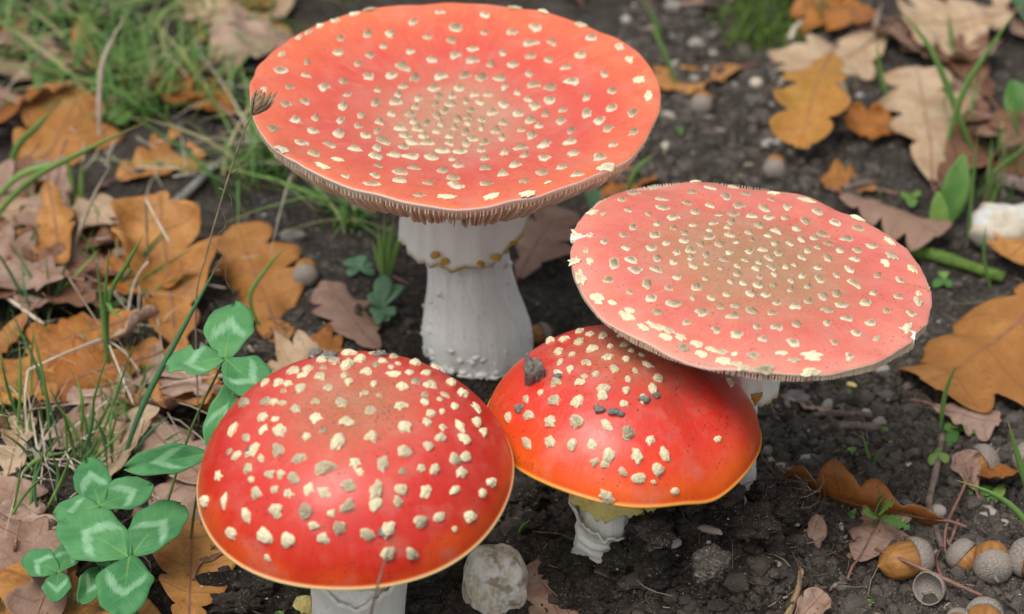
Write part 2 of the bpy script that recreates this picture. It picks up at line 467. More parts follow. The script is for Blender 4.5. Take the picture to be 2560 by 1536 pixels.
# stacking height map for everything laid on the ground
HS = .25
HX0, HY0, HNX, HNY = -34.0, -30.0, 272, 300
hxs = HX0 + HS * np.arange(HNX); hys = HY0 + HS * np.arange(HNY)
HM = H(*np.meshgrid(hxs, hys))
def hm_idx(P):
    i = np.clip(((P[:, 0] - HX0) / HS).round().astype(int), 0, HNX - 1)
    j = np.clip(((P[:, 1] - HY0) / HS).round().astype(int), 0, HNY - 1)
    return j, i
def settle(P, pct=6):
    j, i = hm_idx(P)
    return float(np.percentile(P[:, 2] - HM[j, i], pct))
def stack(P):
    j, i = hm_idx(P)
    np.maximum.at(HM, (j, i), np.minimum(P[:, 2], HM[j, i] + .5))

# ------------------------------------------------------------------ crumbs, grains and litter (uncountable)
ICO = []
def ico():
    t = (1 + 5 ** .5) / 2
    v = np.array([(-1, t, 0), (1, t, 0), (-1, -t, 0), (1, -t, 0), (0, -1, t), (0, 1, t), (0, -1, -t), (0, 1, -t), (t, 0, -1), (t, 0, 1), (-t, 0, -1), (-t, 0, 1)], float)
    v /= np.linalg.norm(v[0])
    f = [(0, 11, 5), (0, 5, 1), (0, 1, 7), (0, 7, 10), (0, 10, 11), (1, 5, 9), (5, 11, 4), (11, 10, 2), (10, 7, 6), (7, 1, 8), (3, 9, 4), (3, 4, 2), (3, 2, 6), (3, 6, 8), (3, 8, 9), (4, 9, 5), (2, 4, 11), (6, 2, 10), (8, 6, 7), (9, 8, 1)]
    return v, np.array(f)
IV, IF = ico()
rng = np.random.default_rng(5)
def blobs(name, P, S, mt, jit=.34, tone=None, flat=(.55, 1)):
    n = len(P)
    J = 1 + rng.uniform(-jit, jit, (n, 12, 1))
    sc = S[:, None, None] * np.stack([rng.uniform(.7, 1.3, n), rng.uniform(.7, 1.3, n), rng.uniform(*flat, n)], -1)[:, None, :]
    a = rng.uniform(0, 6.28, n); ca, sa = np.cos(a), np.sin(a)
    V = IV[None] * J * sc
    V = np.stack([V[..., 0] * ca[:, None] - V[..., 1] * sa[:, None], V[..., 0] * sa[:, None] + V[..., 1] * ca[:, None], V[..., 2]], -1) + P[:, None, :]
    Fc = (IF[None] + 12 * np.arange(n)[:, None, None]).reshape(-1, 3)
    at = {'wet': np.repeat(wetness(P[:, 0], P[:, 1]), 12)}
    if tone is not None: at['tone'] = np.repeat(tone, 12)
    return obj(name, mesh(name, V.reshape(-1, 3), Fc, [mt], at, smooth=False))
def ground_pts(n, rects):
    out = []
    tot = sum(w for *_, w in rects)
    for x0, y0, x1, y1, w in rects:
        for _ in range(int(n * w / tot)):
            p = gp(rng.uniform(x0, x1), rng.uniform(y0, y1)); out.append((p.x, p.y))
    P = np.array(out); return np.column_stack([P, H(P[:, 0], P[:, 1])])
SOILR = [(-250, -250, 2800, 1650, 1.0), (1200, 1150, 2200, 1650, 1.1), (1300, 100, 2560, 700, .5), (1900, 900, 2560, 1550, .7), (600, 500, 1300, 1600, .5)]
P = ground_pts(24000, SOILR); S = .035 + .17 * rng.random(len(P)) ** 4
big = rng.random(len(P)) < .02; S[big] *= 2.2
P[:, 2] += S * .15
P2 = ground_pts(9500, [(1280, 1230, 2080, 1640, 1.2), (1000, 1350, 1400, 1640, .4), (1900, 860, 2560, 1560, .9), (1550, 0, 2200, 480, .5), (1000, 850, 1380, 980, .15)]); S2 = .06 + .27 * rng.random(len(P2)) ** 2.6
P2[:, 2] += .3 * S2 * rng.random(len(P2)); P = np.vstack([P, P2]); S = np.concatenate([S, S2])
tag(blobs('soil_crumbs', P, S, M['crumb'], tone=.75 * rng.random(len(P)) ** 1.6), 'loose dark soil crumbs scattered over the ground', kind='stuff')
P = ground_pts(6500, [(1200, 1200, 2200, 1650, 1.6), (1250, 0, 2700, 1600, 1.2), (500, 450, 1300, 1600, .5)]); S = .012 + .04 * rng.random(len(P)) ** 3; P[:, 2] += S + rng.random(len(P)) * .05
tag(blobs('sand_grains', P, S, M['grain'], tone=rng.random(len(P))), 'fine pale sand grains sprinkled over the dark soil', kind='stuff')

def path_curve(pts, n):
    """smooth curve through points (Catmull-Rom), n samples"""
    P = [Vector(p) for p in pts]
    if len(P) == 2:
        return [P[0].lerp(P[1], i / (n - 1)) for i in range(n)]
    P = [P[0] * 2 - P[1]] + P + [P[-1] * 2 - P[-2]]
    m = len(P) - 3; out = []
    for k in range(n):
        s = k / (n - 1) * m; i = min(int(s), m - 1); t = s - i
        a, b, c, d = P[i:i + 4]
        out.append(.5 * ((2 * b) + (c - a) * t + (2 * a - 5 * b + 4 * c - d) * t * t + (3 * b - a - 3 * c + d) * t ** 3))
    return out
def ribbon(pts, w, n=12, fold=.25, side=None, taper=(.55, 1, .0), tw=0.0):
    C = path_curve(pts, n)
    V = []; pu = []; pv = []
    for k, p in enumerate(C):
        u = k / (n - 1)
        t = (C[min(k + 1, n - 1)] - C[max(k - 1, 0)]).normalized()
        sd_ = side or Vector((1, 0, 0))
        s = (sd_ - t * sd_.dot(t))
        if s.length < 1e-3: s = t.orthogonal()
        s.normalize(); nrm = t.cross(s)
        if tw:
            q = Matrix.Rotation(tw * u, 3, t); s = q @ s; nrm = q @ nrm
        ww = w * .5 * (taper[0] + (taper[1] - taper[0]) * min(1, u / .35)) * (1 if u < .45 else max(.04, 1 - (1 - taper[2]) * ((u - .45) / .55) ** 1.7))
        for j in (-1, 0, 1):
            V.append(p + s * ww * j + nrm * (fold * ww * (abs(j))))
            pu.append(u); pv.append(abs(j))
    return np.array(V), grid_faces(n, 3), pu, pv
def tube(pts, r, n=14, k=6, r2=None, knob=0, seed=0):
    C = path_curve(pts, n); r2 = r if r2 is None else r2
    rr = random.Random(seed); V = []
    for i, p in enumerate(C):
        t = (C[min(i + 1, n - 1)] - C[max(i - 1, 0)]).normalized()
        a = t.orthogonal().normalized(); b = t.cross(a)
        q = (r + (r2 - r) * i / (n - 1)) * (1 + knob * rr.uniform(-1, 1))
        for j in range(k):
            an = 2 * math.pi * j / k
            V.append(p + (a * math.cos(an) + b * math.sin(an)) * q)
    f = grid_faces(n, k, True)
    f.append(tuple(range(k - 1, -1, -1))); f.append(tuple((n - 1) * k + j for j in range(k)))
    return np.array(V), f

# litter: dead fibres and bits
LV, LF, LT = [], [], []
P = ground_pts(3600, [(-200, -200, 2760, 1640, 1), (1200, 1150, 2200, 1640, .6), (1900, 850, 2560, 1600, .6), (1550, 0, 2200, 450, .3), (0, 600, 700, 1300, .6)])
for p in P:
    L = rng.uniform(.25, 1.6) if rng.random() < .8 else rng.uniform(1.5, 3.2)
    a = rng.uniform(0, 6.28); w = rng.uniform(.012, .05) if L > .5 else rng.uniform(.05, .22)
    d = Vector((math.cos(a), math.sin(a), rng.uniform(-.1, .25))); s = Vector((-d.y, d.x, rng.uniform(-.4, .4)))
    q = Vector(p) + Vector((0, 0, .06)); bend = s * rng.uniform(-.35, .35) * L
    tn = rng.random() ** 1.3
    b0 = len(LV)
    for k in range(5):
        u = k / 4 - .5
        c_ = q + d * (u * L) + bend * (1 - 4 * u * u)
        up = Vector((0, 0, w * .5))
        for e in (s * w * .5, up, -s * w * .5): LV.append(c_ + e); LT.append(tn)
    for k in range(4):
        for j in range(3):
            a_, b_ = b0 + k * 3 + j, b0 + k * 3 + (j + 1) % 3
            LF.append((a_, b_, b_ + 3, a_ + 3))
tag(obj('plant_litter', mesh('plant_litter', LV, LF, [M['litter']], {'tone': LT})), 'thin dead fibres and bark bits strewn over the soil', kind='stuff')

# ------------------------------------------------------------------ mushrooms
def warts(kind, count, seed):
    out = []
    for k in range(count):
        r = random.Random(seed * 100 + k)
        n = {'cone': 11, 'lump': 13, 'flake': 17}[kind]
        rings = {'cone': [(1.06, -.28), (.97, .04), (.86, .18), (.55, .45), (.25, .82)],
                 'lump': [(.96, -.3), (1.04, .12), (.98, .45), (.74, .78), (.36, .96)],
                 'flake': [(1.0, -.25), (1.02, .06), (.88, .22), (.55, .42), (.25, .58)]}[kind]
        jag = {'cone': .2, 'lump': .17, 'flake': .25}[kind]
        kk = r.choice((2, 3, 4, 5)); ph = r.uniform(0, 6.28); am = r.uniform(.06, .2); k2 = r.choice((2, 3)); p2 = r.uniform(0, 6.28)
        base = [1 + am * math.cos(kk * 6.283 * j / n + ph) + .1 * math.cos(k2 * 6.283 * j / n + p2) + r.uniform(-jag, jag) for j in range(n)]
        ax, ay = r.uniform(-.22, .22), r.uniform(-.22, .22)
        V, tip = [], []
        for i, (q, z) in enumerate(rings):
            f = i / len(rings)
            for j in range(n):
                a = 6.283 * j / n
                rr = q * (base[j] * (1 - f * .7) + f * .7) * (1 + r.uniform(-.13, .13))
                V.append((rr * math.cos(a) + ax * f, rr * math.sin(a) + ay * f, z + r.uniform(-.13, .13) * (1 if i else 0)))
                tip.append(max(0, z))
        V.append((ax, ay, rings[-1][1] + .12)); tip.append(rings[-1][1])
        fs = grid_faces(len(rings), n, True)
        b = (len(rings) - 1) * n
        fs += [(b + j, b + (j + 1) % n, len(V) - 1) for j in range(n)]
        out.append((np.array(V), fs, tip))
    return out
def wart_meshes(kind, count, seed, mt):
    return [mesh('wart', V, f, [mt], {'tip': t}, smooth=kind == 'cone') for V, f, t in warts(kind, count, seed)]
W_CONE = wart_meshes('cone', 14, 1, M['wart_old'])
W_FLAT = wart_meshes('flake', 10, 2, M['wart_old'])
W_LUMP = wart_meshes('lump', 14, 3, M['wart_new'])
W_LFLK = wart_meshes('flake', 8, 4, M['wart_new'])
W_RIM = wart_meshes('flake', 10, 5, M['wart_rim'])

class Cap:
    def __init__(s, root, base, pos, tilt, R, prof, mt, nth=144, rfun=None, dfun=None):
        """prof: [(r/R, z cm, kind)] from the middle of the top, round the rim, to the middle below"""
        s.R = R
        V, ra, an, kd = [], [], [], []
        for q, z, k in prof:
            for j in range(nth):
                th = 2 * math.pi * j / nth
                rr = q * R * (1 + (rfun(th) if rfun else 0) * q ** 3)
                dz = dfun(q, th) if dfun else 0
                V.append((rr * math.cos(th), rr * math.sin(th), z + dz))
                ra.append(q); an.append(th / math.tau if k == 0 else th / math.tau); kd.append(k)
        f = grid_faces(len(prof), nth, True)
        f = [tuple(reversed(x)) for x in f]
        m = mesh('cap', V, f, [mt], {'rad': ra, 'ang': [.5 + .5 * math.cos(a * math.tau) for a in an], 'kd': kd})
        # weld the two poles
        import bmesh
        bm = bmesh.new(); bm.from_mesh(m); bmesh.ops.remove_doubles(bm, verts=bm.verts, dist=1e-6)
        bmesh.ops.recalc_face_normals(bm, faces=bm.faces); bm.to_mesh(m); bm.free()
        m.polygons.foreach_set('use_smooth', [True] * len(m.polygons))
        s.Rm = Matrix.Rotation(tilt[1], 3, 'Y') @ Matrix.Rotation(tilt[0], 3, 'X')
        s.pos = Vector(pos)
        s.o = obj('cap', m, root, mtx=mtx(Vector(pos) - Vector(base), s.Rm))
        s.bvh = BVHTree.FromPolygons([v.co / U for v in m.vertices], [tuple(p.vertices) for p in m.polygons])
        s.placed = []
    def loc(s, w):
        return s.Rm.transposed() @ (Vector(w) - s.pos)
    def cast_px(s, px, py):
        d = s.Rm.transposed() @ ray(px, py); o = s.loc(CAM)
        h = s.bvh.ray_cast(o, d.normalized())
        return (h[0], h[1]) if h[0] is not None else None
    def cast_xy(s, x, y):
        h = s.bvh.ray_cast(Vector((x, y, 20)), Vector((0, 0, -1)))
        return (h[0], h[1]) if h[0] is not None else None
    def wart(s, p, n, me, w, h, asp=1.0, spin=None, upright=0.0, name='wart'):
        spin = random.uniform(0, 6.28) if spin is None else spin
        nn = (Vector(n) * (1 - upright) + Vector((0, 0, 1)) * upright).normalized()
        th = math.atan2(p.y, p.x) + spin
        R3 = frame(Vector((-math.sin(th), math.cos(th), 0)) - nn * nn.dot(Vector((-math.sin(th), math.cos(th), 0))), nn)
        o = obj(name, me, s.o, mtx=mtx(p, R3, (w * asp, w / asp, h)))
        s.placed.append((p, w))
        return o
    def near(s, p, d):
        return any((p - q).length < d + w * .8 for q, w in s.placed)
random.seed(11)

def lathe(prof, nth=48, wob=0.0, fl=0.0, seed=0, axis=None, zf=None):
    """stem-like solid: prof [(z, r)], axis(z)->(dx, dy)"""
    V, pu = [], []
    for z, r in prof:
        dx, dy = axis(z) if axis else (0, 0)
        for j in range(nth):
            th = math.tau * j / nth
            q = r * (1 + wob * 2 * float(vn(math.cos(th) * 1.4 + 5, math.sin(th) * 1.4 + z * .45, seed)) + fl * 2 * float(vn(j * .9, z * .22, seed + 3)))
            V.append((dx + q * math.cos(th), dy + q * math.sin(th), z + (zf(th, z) if zf else 0))); pu.append(z)
    f = grid_faces(len(prof), nth, True)
    f.append(tuple(range(nth - 1, -1, -1))); f.append(tuple((len(prof) - 1) * nth + j for j in range(nth)))
    return V, f
def stem_mesh(vf):
    return mesh('stem', vf[0], vf[1], [M['stem']], {'hz': [v[2] for v in vf[0]]})
def dense(prof, step=.18):
    z = [p[0] for p in prof]; r = [p[1] for p in prof]
    zz = np.linspace(z[0], z[-1], max(4, int(abs(z[-1] - z[0]) / step)))
    # smooth interpolation
    rr = np.interp(zz, z, r); k = np.ones(5) / 5
    rp = np.convolve(np.pad(rr, 2, 'edge'), k, 'valid')
    return list(zip(zz, rp))
def skirt_mesh(name, rt, rb, zt, zb, folds, jag, seed, mt, nth=110, nv=14, flare=1.6, extra=None):
    V, pu = [], []
    for i in range(nv):
        v = i / (nv - 1)
        for j in range(nth):
            th = math.tau * j / nth
            c, s = math.cos(th), math.sin(th)
            fo = float(vn(c * 2.2 + seed, s * 2.2, seed)) * 2 * folds * v + .35 * folds * v * math.sin(th * 9 + 2 * float(vn(c * 3, s * 3, seed + 1)) * 4)
            r = rt + (rb - rt) * v ** flare + fo
            z = zt + (zb - zt) * v + v ** 3 * jag * (2 * float(vn(j * .16, 3.3, seed + 2)) + 1.2 * float(vn(j * .5, 1.3, seed + 5)) + .7 * float(vn(j * 1.1, 7.3, seed + 6)))
            if extra:
                er, ez = extra(th, v); r += er; z += ez
            V.append((r * c, r * s, z)); pu.append(v)
    return mesh(name, V, grid_faces(nv, nth, True), [mt], {'pu': pu})

# ---- A: tall saucer-shaped mushroom
posA = Vector((-1.86, -3.3, 10.66)); RA = 6.6
baseA = Vector((-1.15, -3.3, 0)); baseA.z = h1(baseA.x, baseA.y) - .25
mA = empty('mushroom', baseA, 'tallest fly agaric with a saucer-shaped orange-red cap and hanging white skirt', 'mushroom', 'fly agaric mushrooms')
topA = [(0, -.98), (.08, -.97), (.2, -.93), (.34, -.84), (.5, -.68), (.64, -.5), (.76, -.33), (.86, -.17), (.92, -.08), (.96, -.01), (.985, .02), (.997, -.01)]
undA = [(1.0, -.06), (.995, -.14), (.98, -.26), (.9, -.84), (.8, -1.34), (.65, -1.82), (.45, -2.08), (.25, -2.15), (0, -2.2)]
def densep(pts, k, m=3):
    out = []
    for (a, za), (b, zb) in zip(pts[:-1], pts[1:]):
        for t in range(m): out.append((a + (b - a) * t / m, za + (zb - za) * t / m, k))
    out.append((*pts[-1], k)); return out
rfA = lambda t: .008 * math.sin(3 * t + 1) + .005 * math.sin(7 * t) + .016 * float(vn(t * 3.5, 1.5, 61)) + .012 * float(vn(t * 11, 4.5, 62)) - (.012 * math.exp(-((t - 5.6) / .03) ** 2)) - .01 * math.exp(-((t - 3.9) / .04) ** 2)
dfA = lambda q, t: q ** 3 * .16 * float(vn(t * 2.5, 2, 63)) + q ** 5 * .07 * float(vn(t * 8, 2, 64)) + q ** 2 * (.07 * math.sin(2 * t + .6) + .04 * math.sin(5 * t)) + .05 * q * (1 - q) * math.sin(4 * t + 3) + q ** 6 * .025 * math.sin(13 * t)
capA = Cap(mA, baseA, posA, (rad(-.9), rad(1.3)), RA, densep(topA, 0) + densep(undA, 1, 2), M['cap_A'], 180,
           rfA, dfA)
tag(capA.o, 'shallow dished orange-red cap covered in small tan pointed warts')
# gills
def gill_mesh(name, R, r0, lo, up, th, qm=.988):
    qs = np.linspace(r0, qm, 13); V = []
    for q in qs:
        zu = np.interp(q, *up); zl = np.interp(q, *lo)
        for y in (-th, th):
            V += [(q * R, y, zu + .08), (q * R, y * .55, zl)]
    f = []
    for i in range(12):
        a = i * 4; b = a + 4
        f += [(a, b, b + 1, a + 1), (a + 3, b + 3, b + 2, a + 2), (a + 1, b + 1, b + 3, a + 3)]
    f += [(0, 1, 3, 2), (48, 50, 51, 49)]
    return np.array(V), f
und = sorted(undA); upA = ([q for q, z in und], [z for q, z in und])
loA = ([.2, .45, .65, .8, .9, .96, .988], [-2.35, -2.25, -1.98, -1.5, -1.0, -.62, -.36])
gA = [mesh('gill', *gill_mesh('gill', RA, r0, loA, upA, .024), [M['gill']], smooth=False) for r0 in (.2, .78, .55, .86)]
NG = 298
for k in range(NG):
    th = math.tau * (k + random.uniform(-.22, .22)) / NG
    q = math.cos(th); me = gA[(0, 1, 0, 2, 0, 1, 0, 3)[k % 8]]
    dz = dfA(.96, th)
    obj('gill', me, capA.o, mtx=mtx((0, 0, dz - .03 + random.uniform(-.04, .02)), Matrix.Rotation(th, 3, 'Z') @ Matrix.Rotation(random.uniform(-.06, .06), 3, 'X'), (1 + rfA(th) - .002, random.uniform(.6, 1.3), random.uniform(.9, 1.08))))
# stem
axA = lambda z: ((posA.x - baseA.x) * max(0, z / 9) ** 1.2, 0)
profA = dense([(-.6, 1.1), (0, 1.5), (.5, 1.78), (1.1, 1.86), (1.8, 1.86), (2.4, 1.72), (3.0, 1.56), (3.8, 1.42), (4.6, 1.36), (6, 1.34), (8.6, 1.36)], .12)
sA = obj('stem', stem_mesh(lathe(profA, 72, .07, .04, 7, axA)), mA)
tag(sA, 'white fibrous stem swelling into a bulb at the soil')
flA = [mesh('scale', V * np.array((1, 1, .6)), f, [M['skirt']], {'tip': t}) for V, f, t in warts('flake', 5, 9)]
for k in range(46):
    z = random.choice((random.uniform(.2, 1.6), random.uniform(.6, 5.2))); th = random.uniform(-3.4, .3)
    r = np.interp(z, [p[0] for p in profA], [p[1] for p in profA]); dx, dy = axA(z)
    n = Vector((math.cos(th), math.sin(th), -.2))
    w = random.uniform(.06, .17)
    obj('scale', random.choice(flA), sA, mtx=mtx((dx + r * math.cos(th), dy + r * math.sin(th), z), normal_frame(n, random.uniform(0, 6)), (w, w * random.uniform(.5, 1), w * 1.3)))
# ragged ridges round the bulb
for z, n_, a0, a1 in ((.75, 11, -3.3, .15), (.35, 13, -3.3, .2)):
    for k in range(n_):
        th = a0 + (a1 - a0) * (k + random.uniform(-.3, .3)) / n_
        r = np.interp(z, [p[0] for p in profA], [p[1] for p in profA]); dx, dy = axA(z)
        zz = z + random.uniform(-.12, .12)
        obj('scale', random.choice(flA), sA, mtx=mtx((dx + r * math.cos(th), dy + r * math.sin(th), zz), frame((-math.sin(th), math.cos(th), 0), (math.cos(th), math.sin(th), .3)), (random.uniform(.2, .4), random.uniform(.08, .14), .18)))
zs = at_y(1160, 655, posA.y - 1.9).z - baseA.z
def exA(th, v):
    d = abs((th - rad(345) + math.pi) % math.tau - math.pi)
    k = math.exp(-(d / .42) ** 2) * v
    return (.6 * k, 1.5 * k)
skA = obj('skirt', skirt_mesh('skirt', 1.78, 2.0, 8.5, zs - .22, .15, .2, 21, M['skirt'], extra=exA), mA, loc=(posA.x - baseA.x + .12, 0, 0))
solid(skA, .09)
tag(skA, 'pleated white skirt ring with ragged hem')
flk = [mesh('hem_fleck', V, f, [M['amber']], {'tip': t}) for V, f, t in warts('lump', 5, 31)]
for px, py, w in ((1088, 641, .15), (1113, 656, .14), (1200, 660, .13), (1240, 645, .15), (1280, 607, .15), (1262, 628, .12)):
    p = at_y(px, py, posA.y - (1.98 if px < 1255 else 1.35))
    o = obj('hem_fleck', random.choice(flk), skA, mtx=mtx(p - baseA - Vector((posA.x - baseA.x + .12, 0, 0)), Matrix.Rotation(random.uniform(-.5, .5), 3, 'Y'), (w * 1.1, w * .6, w * 1.0)))

# warts of the saucer cap: ragged flakes on the rim first, then the field
def rim_flakes(cap, pts, me, zlift=.0):
    for px, py, w in pts:
        best = None
        for k in range(3, 26):
            h = cap.cast_px(px + (cap_px_c[cap][0] - px) * k * .008, py + (cap_px_c[cap][1] - py) * k * .008)
            if h and h[1].z > .2: best = h; break
        if best:
            p, n = best
            th = math.atan2(p.y, p.x)
            cap.wart(p + n * .02, n, random.choice(me), w * .64, min(w, .26) * random.uniform(.3, .55), random.uniform(1.1, 1.5), random.uniform(-.25, .25), name='wart')
cap_px_c = {capA: (1135, 240)}
rim_flakes(capA, [(695, 378, .3), (838, 405, .26), (798, 421, .3), (1118, 500, .31), (1233, 499, .33), (1325, 492, .34), (1525, 424, .36), (1634, 240, .28), (1610, 200, .3), (914, 13, .26), (792, 61, .22), (737, 92, .2), (693, 134, .2), (762, 78, .2), (830, 48, .2), (880, 30, .22), (1300, 2, .3), (1365, 25, .25), (1460, 58, .25), (1560, 115, .25), (1585, 148, .24), (1375, 463, .16), (648, 225, .2), (652, 270, .18)], W_RIM)
def field(cap, n_try, spacing, size, height, seed, kinds, maxn, upright=.5, lim=.95):
    rr = random.Random(seed); cnt = 0
    for _ in range(n_try):
        q = lim * rr.random() ** .62; th = rr.uniform(0, math.tau)
        x, y = q * cap.R * math.cos(th), q * cap.R * math.sin(th)
        sp = np.interp(q, *spacing)
        if any((x - p.x) ** 2 + (y - p.y) ** 2 < (sp * rr.choice((.86, .95, 1.0, 1.06))) ** 2 for p, w in cap.placed): continue
        h = cap.cast_xy(x, y)
        if not h: continue
        w = np.interp(q, *size) * rr.uniform(.7, 1.25); hh = np.interp(q, *height) * rr.uniform(.7, 1.2)
        cap.wart(h[0], h[1], rr.choice(kinds if q < .9 or len(kinds) < 15 else W_FLAT), w, hh, rr.uniform(.95, 1.3), rr.uniform(-.8, .8), upright)
        cnt += 1
        if cnt >= maxn: break
    return cnt
nA = field(capA, 9000, ([0, .25, .5, .75, 1], [.41, .48, .64, .78, .92]), ([0, .3, .6, 1], [.13, .17, .2, .2]), ([0, .35, .7, 1], [.21, .22, .18, .11]), 4, W_CONE, 300, .65)

# ---- B: flat salmon cap on the right
posB = Vector((7.06, -11.5, 9.33)); RB = 5.44
baseB = Vector((6.75, -11.0, 0)); baseB.z = h1(baseB.x, baseB.y) - .25
mB = empty('mushroom', baseB, 'fly agaric with a broad flat salmon-pink cap overhanging the young red cap', 'mushroom', 'fly agaric mushrooms')
topB = [(0, .45), (.1, .44), (.25, .4), (.42, .35), (.6, .3), (.75, .24), (.87, .15), (.94, .08), (.98, .02), (.996, -.02)]
undB = [(1.0, -.07), (.995, -.13), (.96, -.2), (.85, -.32), (.6, -.5), (.3, -.62), (0, -.65)]
SPL = (rad(169), rad(-33))
def rfB(t):
    r = .007 * math.sin(3 * t + 2) + .005 * math.sin(5 * t + 1) + .016 * float(vn(t * 4, 2.5, 71)) + .016 * float(vn(t * 13, 3.5, 72)) + .008 * float(vn(t * 30, 1.5, 73))
    for k, s in enumerate(SPL):
        d = (t - s + math.pi) % math.tau - math.pi
        if 0 <= d < .16: r -= .03 * (1 - d / .16)
        elif -.06 < d < 0: r += .008
    return r
capB = Cap(mB, baseB, posB, (rad(-2.4), rad(6.8)), RB, densep(topB, 0) + densep(undB, 1, 2), M['cap_B'], 240, rfB,
           lambda q, t: q ** 3 * .25 * float(vn(t * 2.5, q * 2, 74)) + .14 * q * float(vn(q * 5 * math.cos(t) + 9, q * 5 * math.sin(t), 75)) + q ** 2 * (.06 * math.sin(2 * t + 2) + .05 * math.sin(3 * t)) + q ** 6 * .03 * math.sin(11 * t + 1) - .1 * math.exp(-((q - .62) / .14) ** 2) * (.4 + .6 * math.sin(t + .4)))
tag(capB.o, 'flat salmon-pink cap crowded with tan warts and pale scuffs along its edge')
und = sorted(undB); upB = ([q for q, z in und], [z for q, z in und])
loB = ([.2, .6, .85, .96, 1.0], [-1.15, -.95, -.6, -.36, -.22])
GV, GF = gill_mesh('gill', RB, .25, loB, upB, .016, .996)
AV, AF = [], []
for k in range(400):
    th = math.tau * (k + random.uniform(-.3, .3)) / 400; c, s = math.cos(th), math.sin(th); sc = 1 + rfB(th); b0 = len(AV)
    dz = .06 * math.sin(2 * th + 2) + .05 * math.sin(3 * th)
    for x, y, z in GV: AV.append((c * x * sc - s * y, s * x * sc + c * y, z + dz * (x / RB) ** 2))
    AF += [tuple(b0 + i for i in f) for f in GF]
tag(obj('gills', mesh('gills', AV, AF, [M['gill']], smooth=False), capB.o), 'fine pale gills showing at the cap edge', kind='stuff')
# the two splits in the rim show white flesh
for s in SPL:
    V = []
    for r, a in ((.9, .005), (1.0, .01), (.985, .05)):
        x, y = RB * r * math.cos(s + a), RB * r * math.sin(s + a)
        h = capB.cast_xy(x * .995, y * .995); V.append(Vector((x, y, (h[0].z if h else 0) + .025)))
    me = mesh('split', V + [v - Vector((0, 0, .12)) for v in V], [(0, 1, 2), (5, 4, 3), (0, 3, 4, 1), (1, 4, 5, 2), (2, 5, 3, 0)], [M['skirt']], smooth=False)
    tag(obj('split', me, capB.o), 'short split showing white flesh')
axB = lambda z: ((posB.x - baseB.x) * max(0, z / 8.5), (posB.y - baseB.y) * max(0, z / 8.5))
profB = dense([(-.6, .8), (0, .95), (.6, 1.0), (1.4, .95), (2.4, .8), (4, .7), (6, .68), (8.6, .75)], .15)
sB = obj('stem', stem_mesh(lathe(profB, 48, .06, .03, 17, axB)), mB)
skB = obj('skirt', skirt_mesh('skirt', .95, 1.22, 8.2, at_y(1890, 1005, posB.y - 1).z - baseB.z, .12, .2, 41, M['skirt']), mB, loc=((posB.x - baseB.x) * .9, (posB.y - baseB.y) * .9, 0))
solid(skB, .08)
p = at_y(1890, 1000, posB.y - 1.1)
V_, f_, t_ = warts('cone', 1, 33)[0]
obj('hem_fleck', mesh('hem_fleck', V_, f_, [M['amber']], {'tip': t_}), skB, mtx=mtx(p + Vector((0, 0, .15)) - baseB - Vector(((posB.x - baseB.x) * .9, (posB.y - baseB.y) * .9, 0)), Matrix.Rotation(math.pi, 3, 'X'), (.2, .1, .42)))
cap_px_c[capB] = (1873, 690)
z8 = [(130, 430, 26), (115, 590, 24), (155, 695, 28), (215, 590, 17), (215, 420, 15), (190, 520, 13), (265, 830, 26), (360, 860, 15), (450, 945, 26), (470, 910, 18), (560, 1020, 19), (640, 1010, 24), (700, 1080, 21), (720, 1035, 20), (820, 1150, 20), (800, 1080, 18), (930, 1190, 20), (900, 1125, 20), (1000, 1160, 15), (1070, 1235, 24), (1060, 1175, 18), (1150, 1255, 17), (1210, 1280, 17), (1150, 1190, 12), (1340, 1290, 28), (1640, 1305, 25), (230, 275, 22), (300, 285, 14), (2300, 640, 22), (2335, 850, 21), (2340, 800, 14), (2265, 1020, 23), (1940, 310, 26), (2150, 460, 22), (1620, 195, 28), (1400, 150, 22), (2165, 555, 24), (1650, 1200, 32), (1530, 1230, 18), (2070, 1090, 14), (1270, 1200, 21), (1450, 1185, 18), (600, 105, 20), (890, 70, 18), (1130, 75, 18), (2125, 600, 20)]
rim_flakes(capB, [(1380 + x * .3961, 420 + y * .3961, w * .0118) for x, y, w in z8], W_RIM)
nB = field(capB, 9000, ([0, .25, .5, .75, 1], [.36, .42, .54, .66, .82]), ([0, .3, .6, 1], [.115, .14, .165, .17]), ([0, .35, .7, 1], [.15, .16, .13, .08]), 9, W_CONE, 290, .45, .93)

# ---- C: domed red cap in front
posC = Vector((-4.43, -18.0, 6.73)); RC = 4.39
baseC = Vector((-4.55, -18.1, 0)); baseC.z = h1(baseC.x, baseC.y) - .25
mC = empty('mushroom', baseC, 'fly agaric with a high rounded red cap and chunky cream warts beside the clover', 'mushroom', 'fly agaric mushrooms')
def dome(h, e, p=.62, n=26):
    out = []
    for i in range(n):
        a = math.sin(math.pi / 2 * i / (n - 1)) if i < n - 1 else 1
        a = min(a, .9995) if i == n - 1 else a
        out.append((a, h * (1 - a ** e) ** p, 0))
    return out
undC = [(1.004, .0, .3), (1.013, -.03, 1), (1.012, -.08, 1), (.995, -.14, 1), (.97, -.17, 1), (.93, -.08, 1), (.8, .25, 1), (.5, .6, 1), (.25, .7, 1), (0, .7, 1)]
capC = Cap(mC, baseC, posC, (rad(4.4), rad(-2.1)), RC, dome(2.8, 2.7) + undC, M['cap_C'], 144,
           lambda t: .012 * math.sin(2 * t + 1) + .006 * math.sin(5 * t), lambda q, t: .05 * q * math.sin(3 * t + 1) + .04 * math.sin(6 * t) * q * q * (1 - q))
tag(capC.o, 'glossy rounded red cap with cream lumps and a thin pale edge')
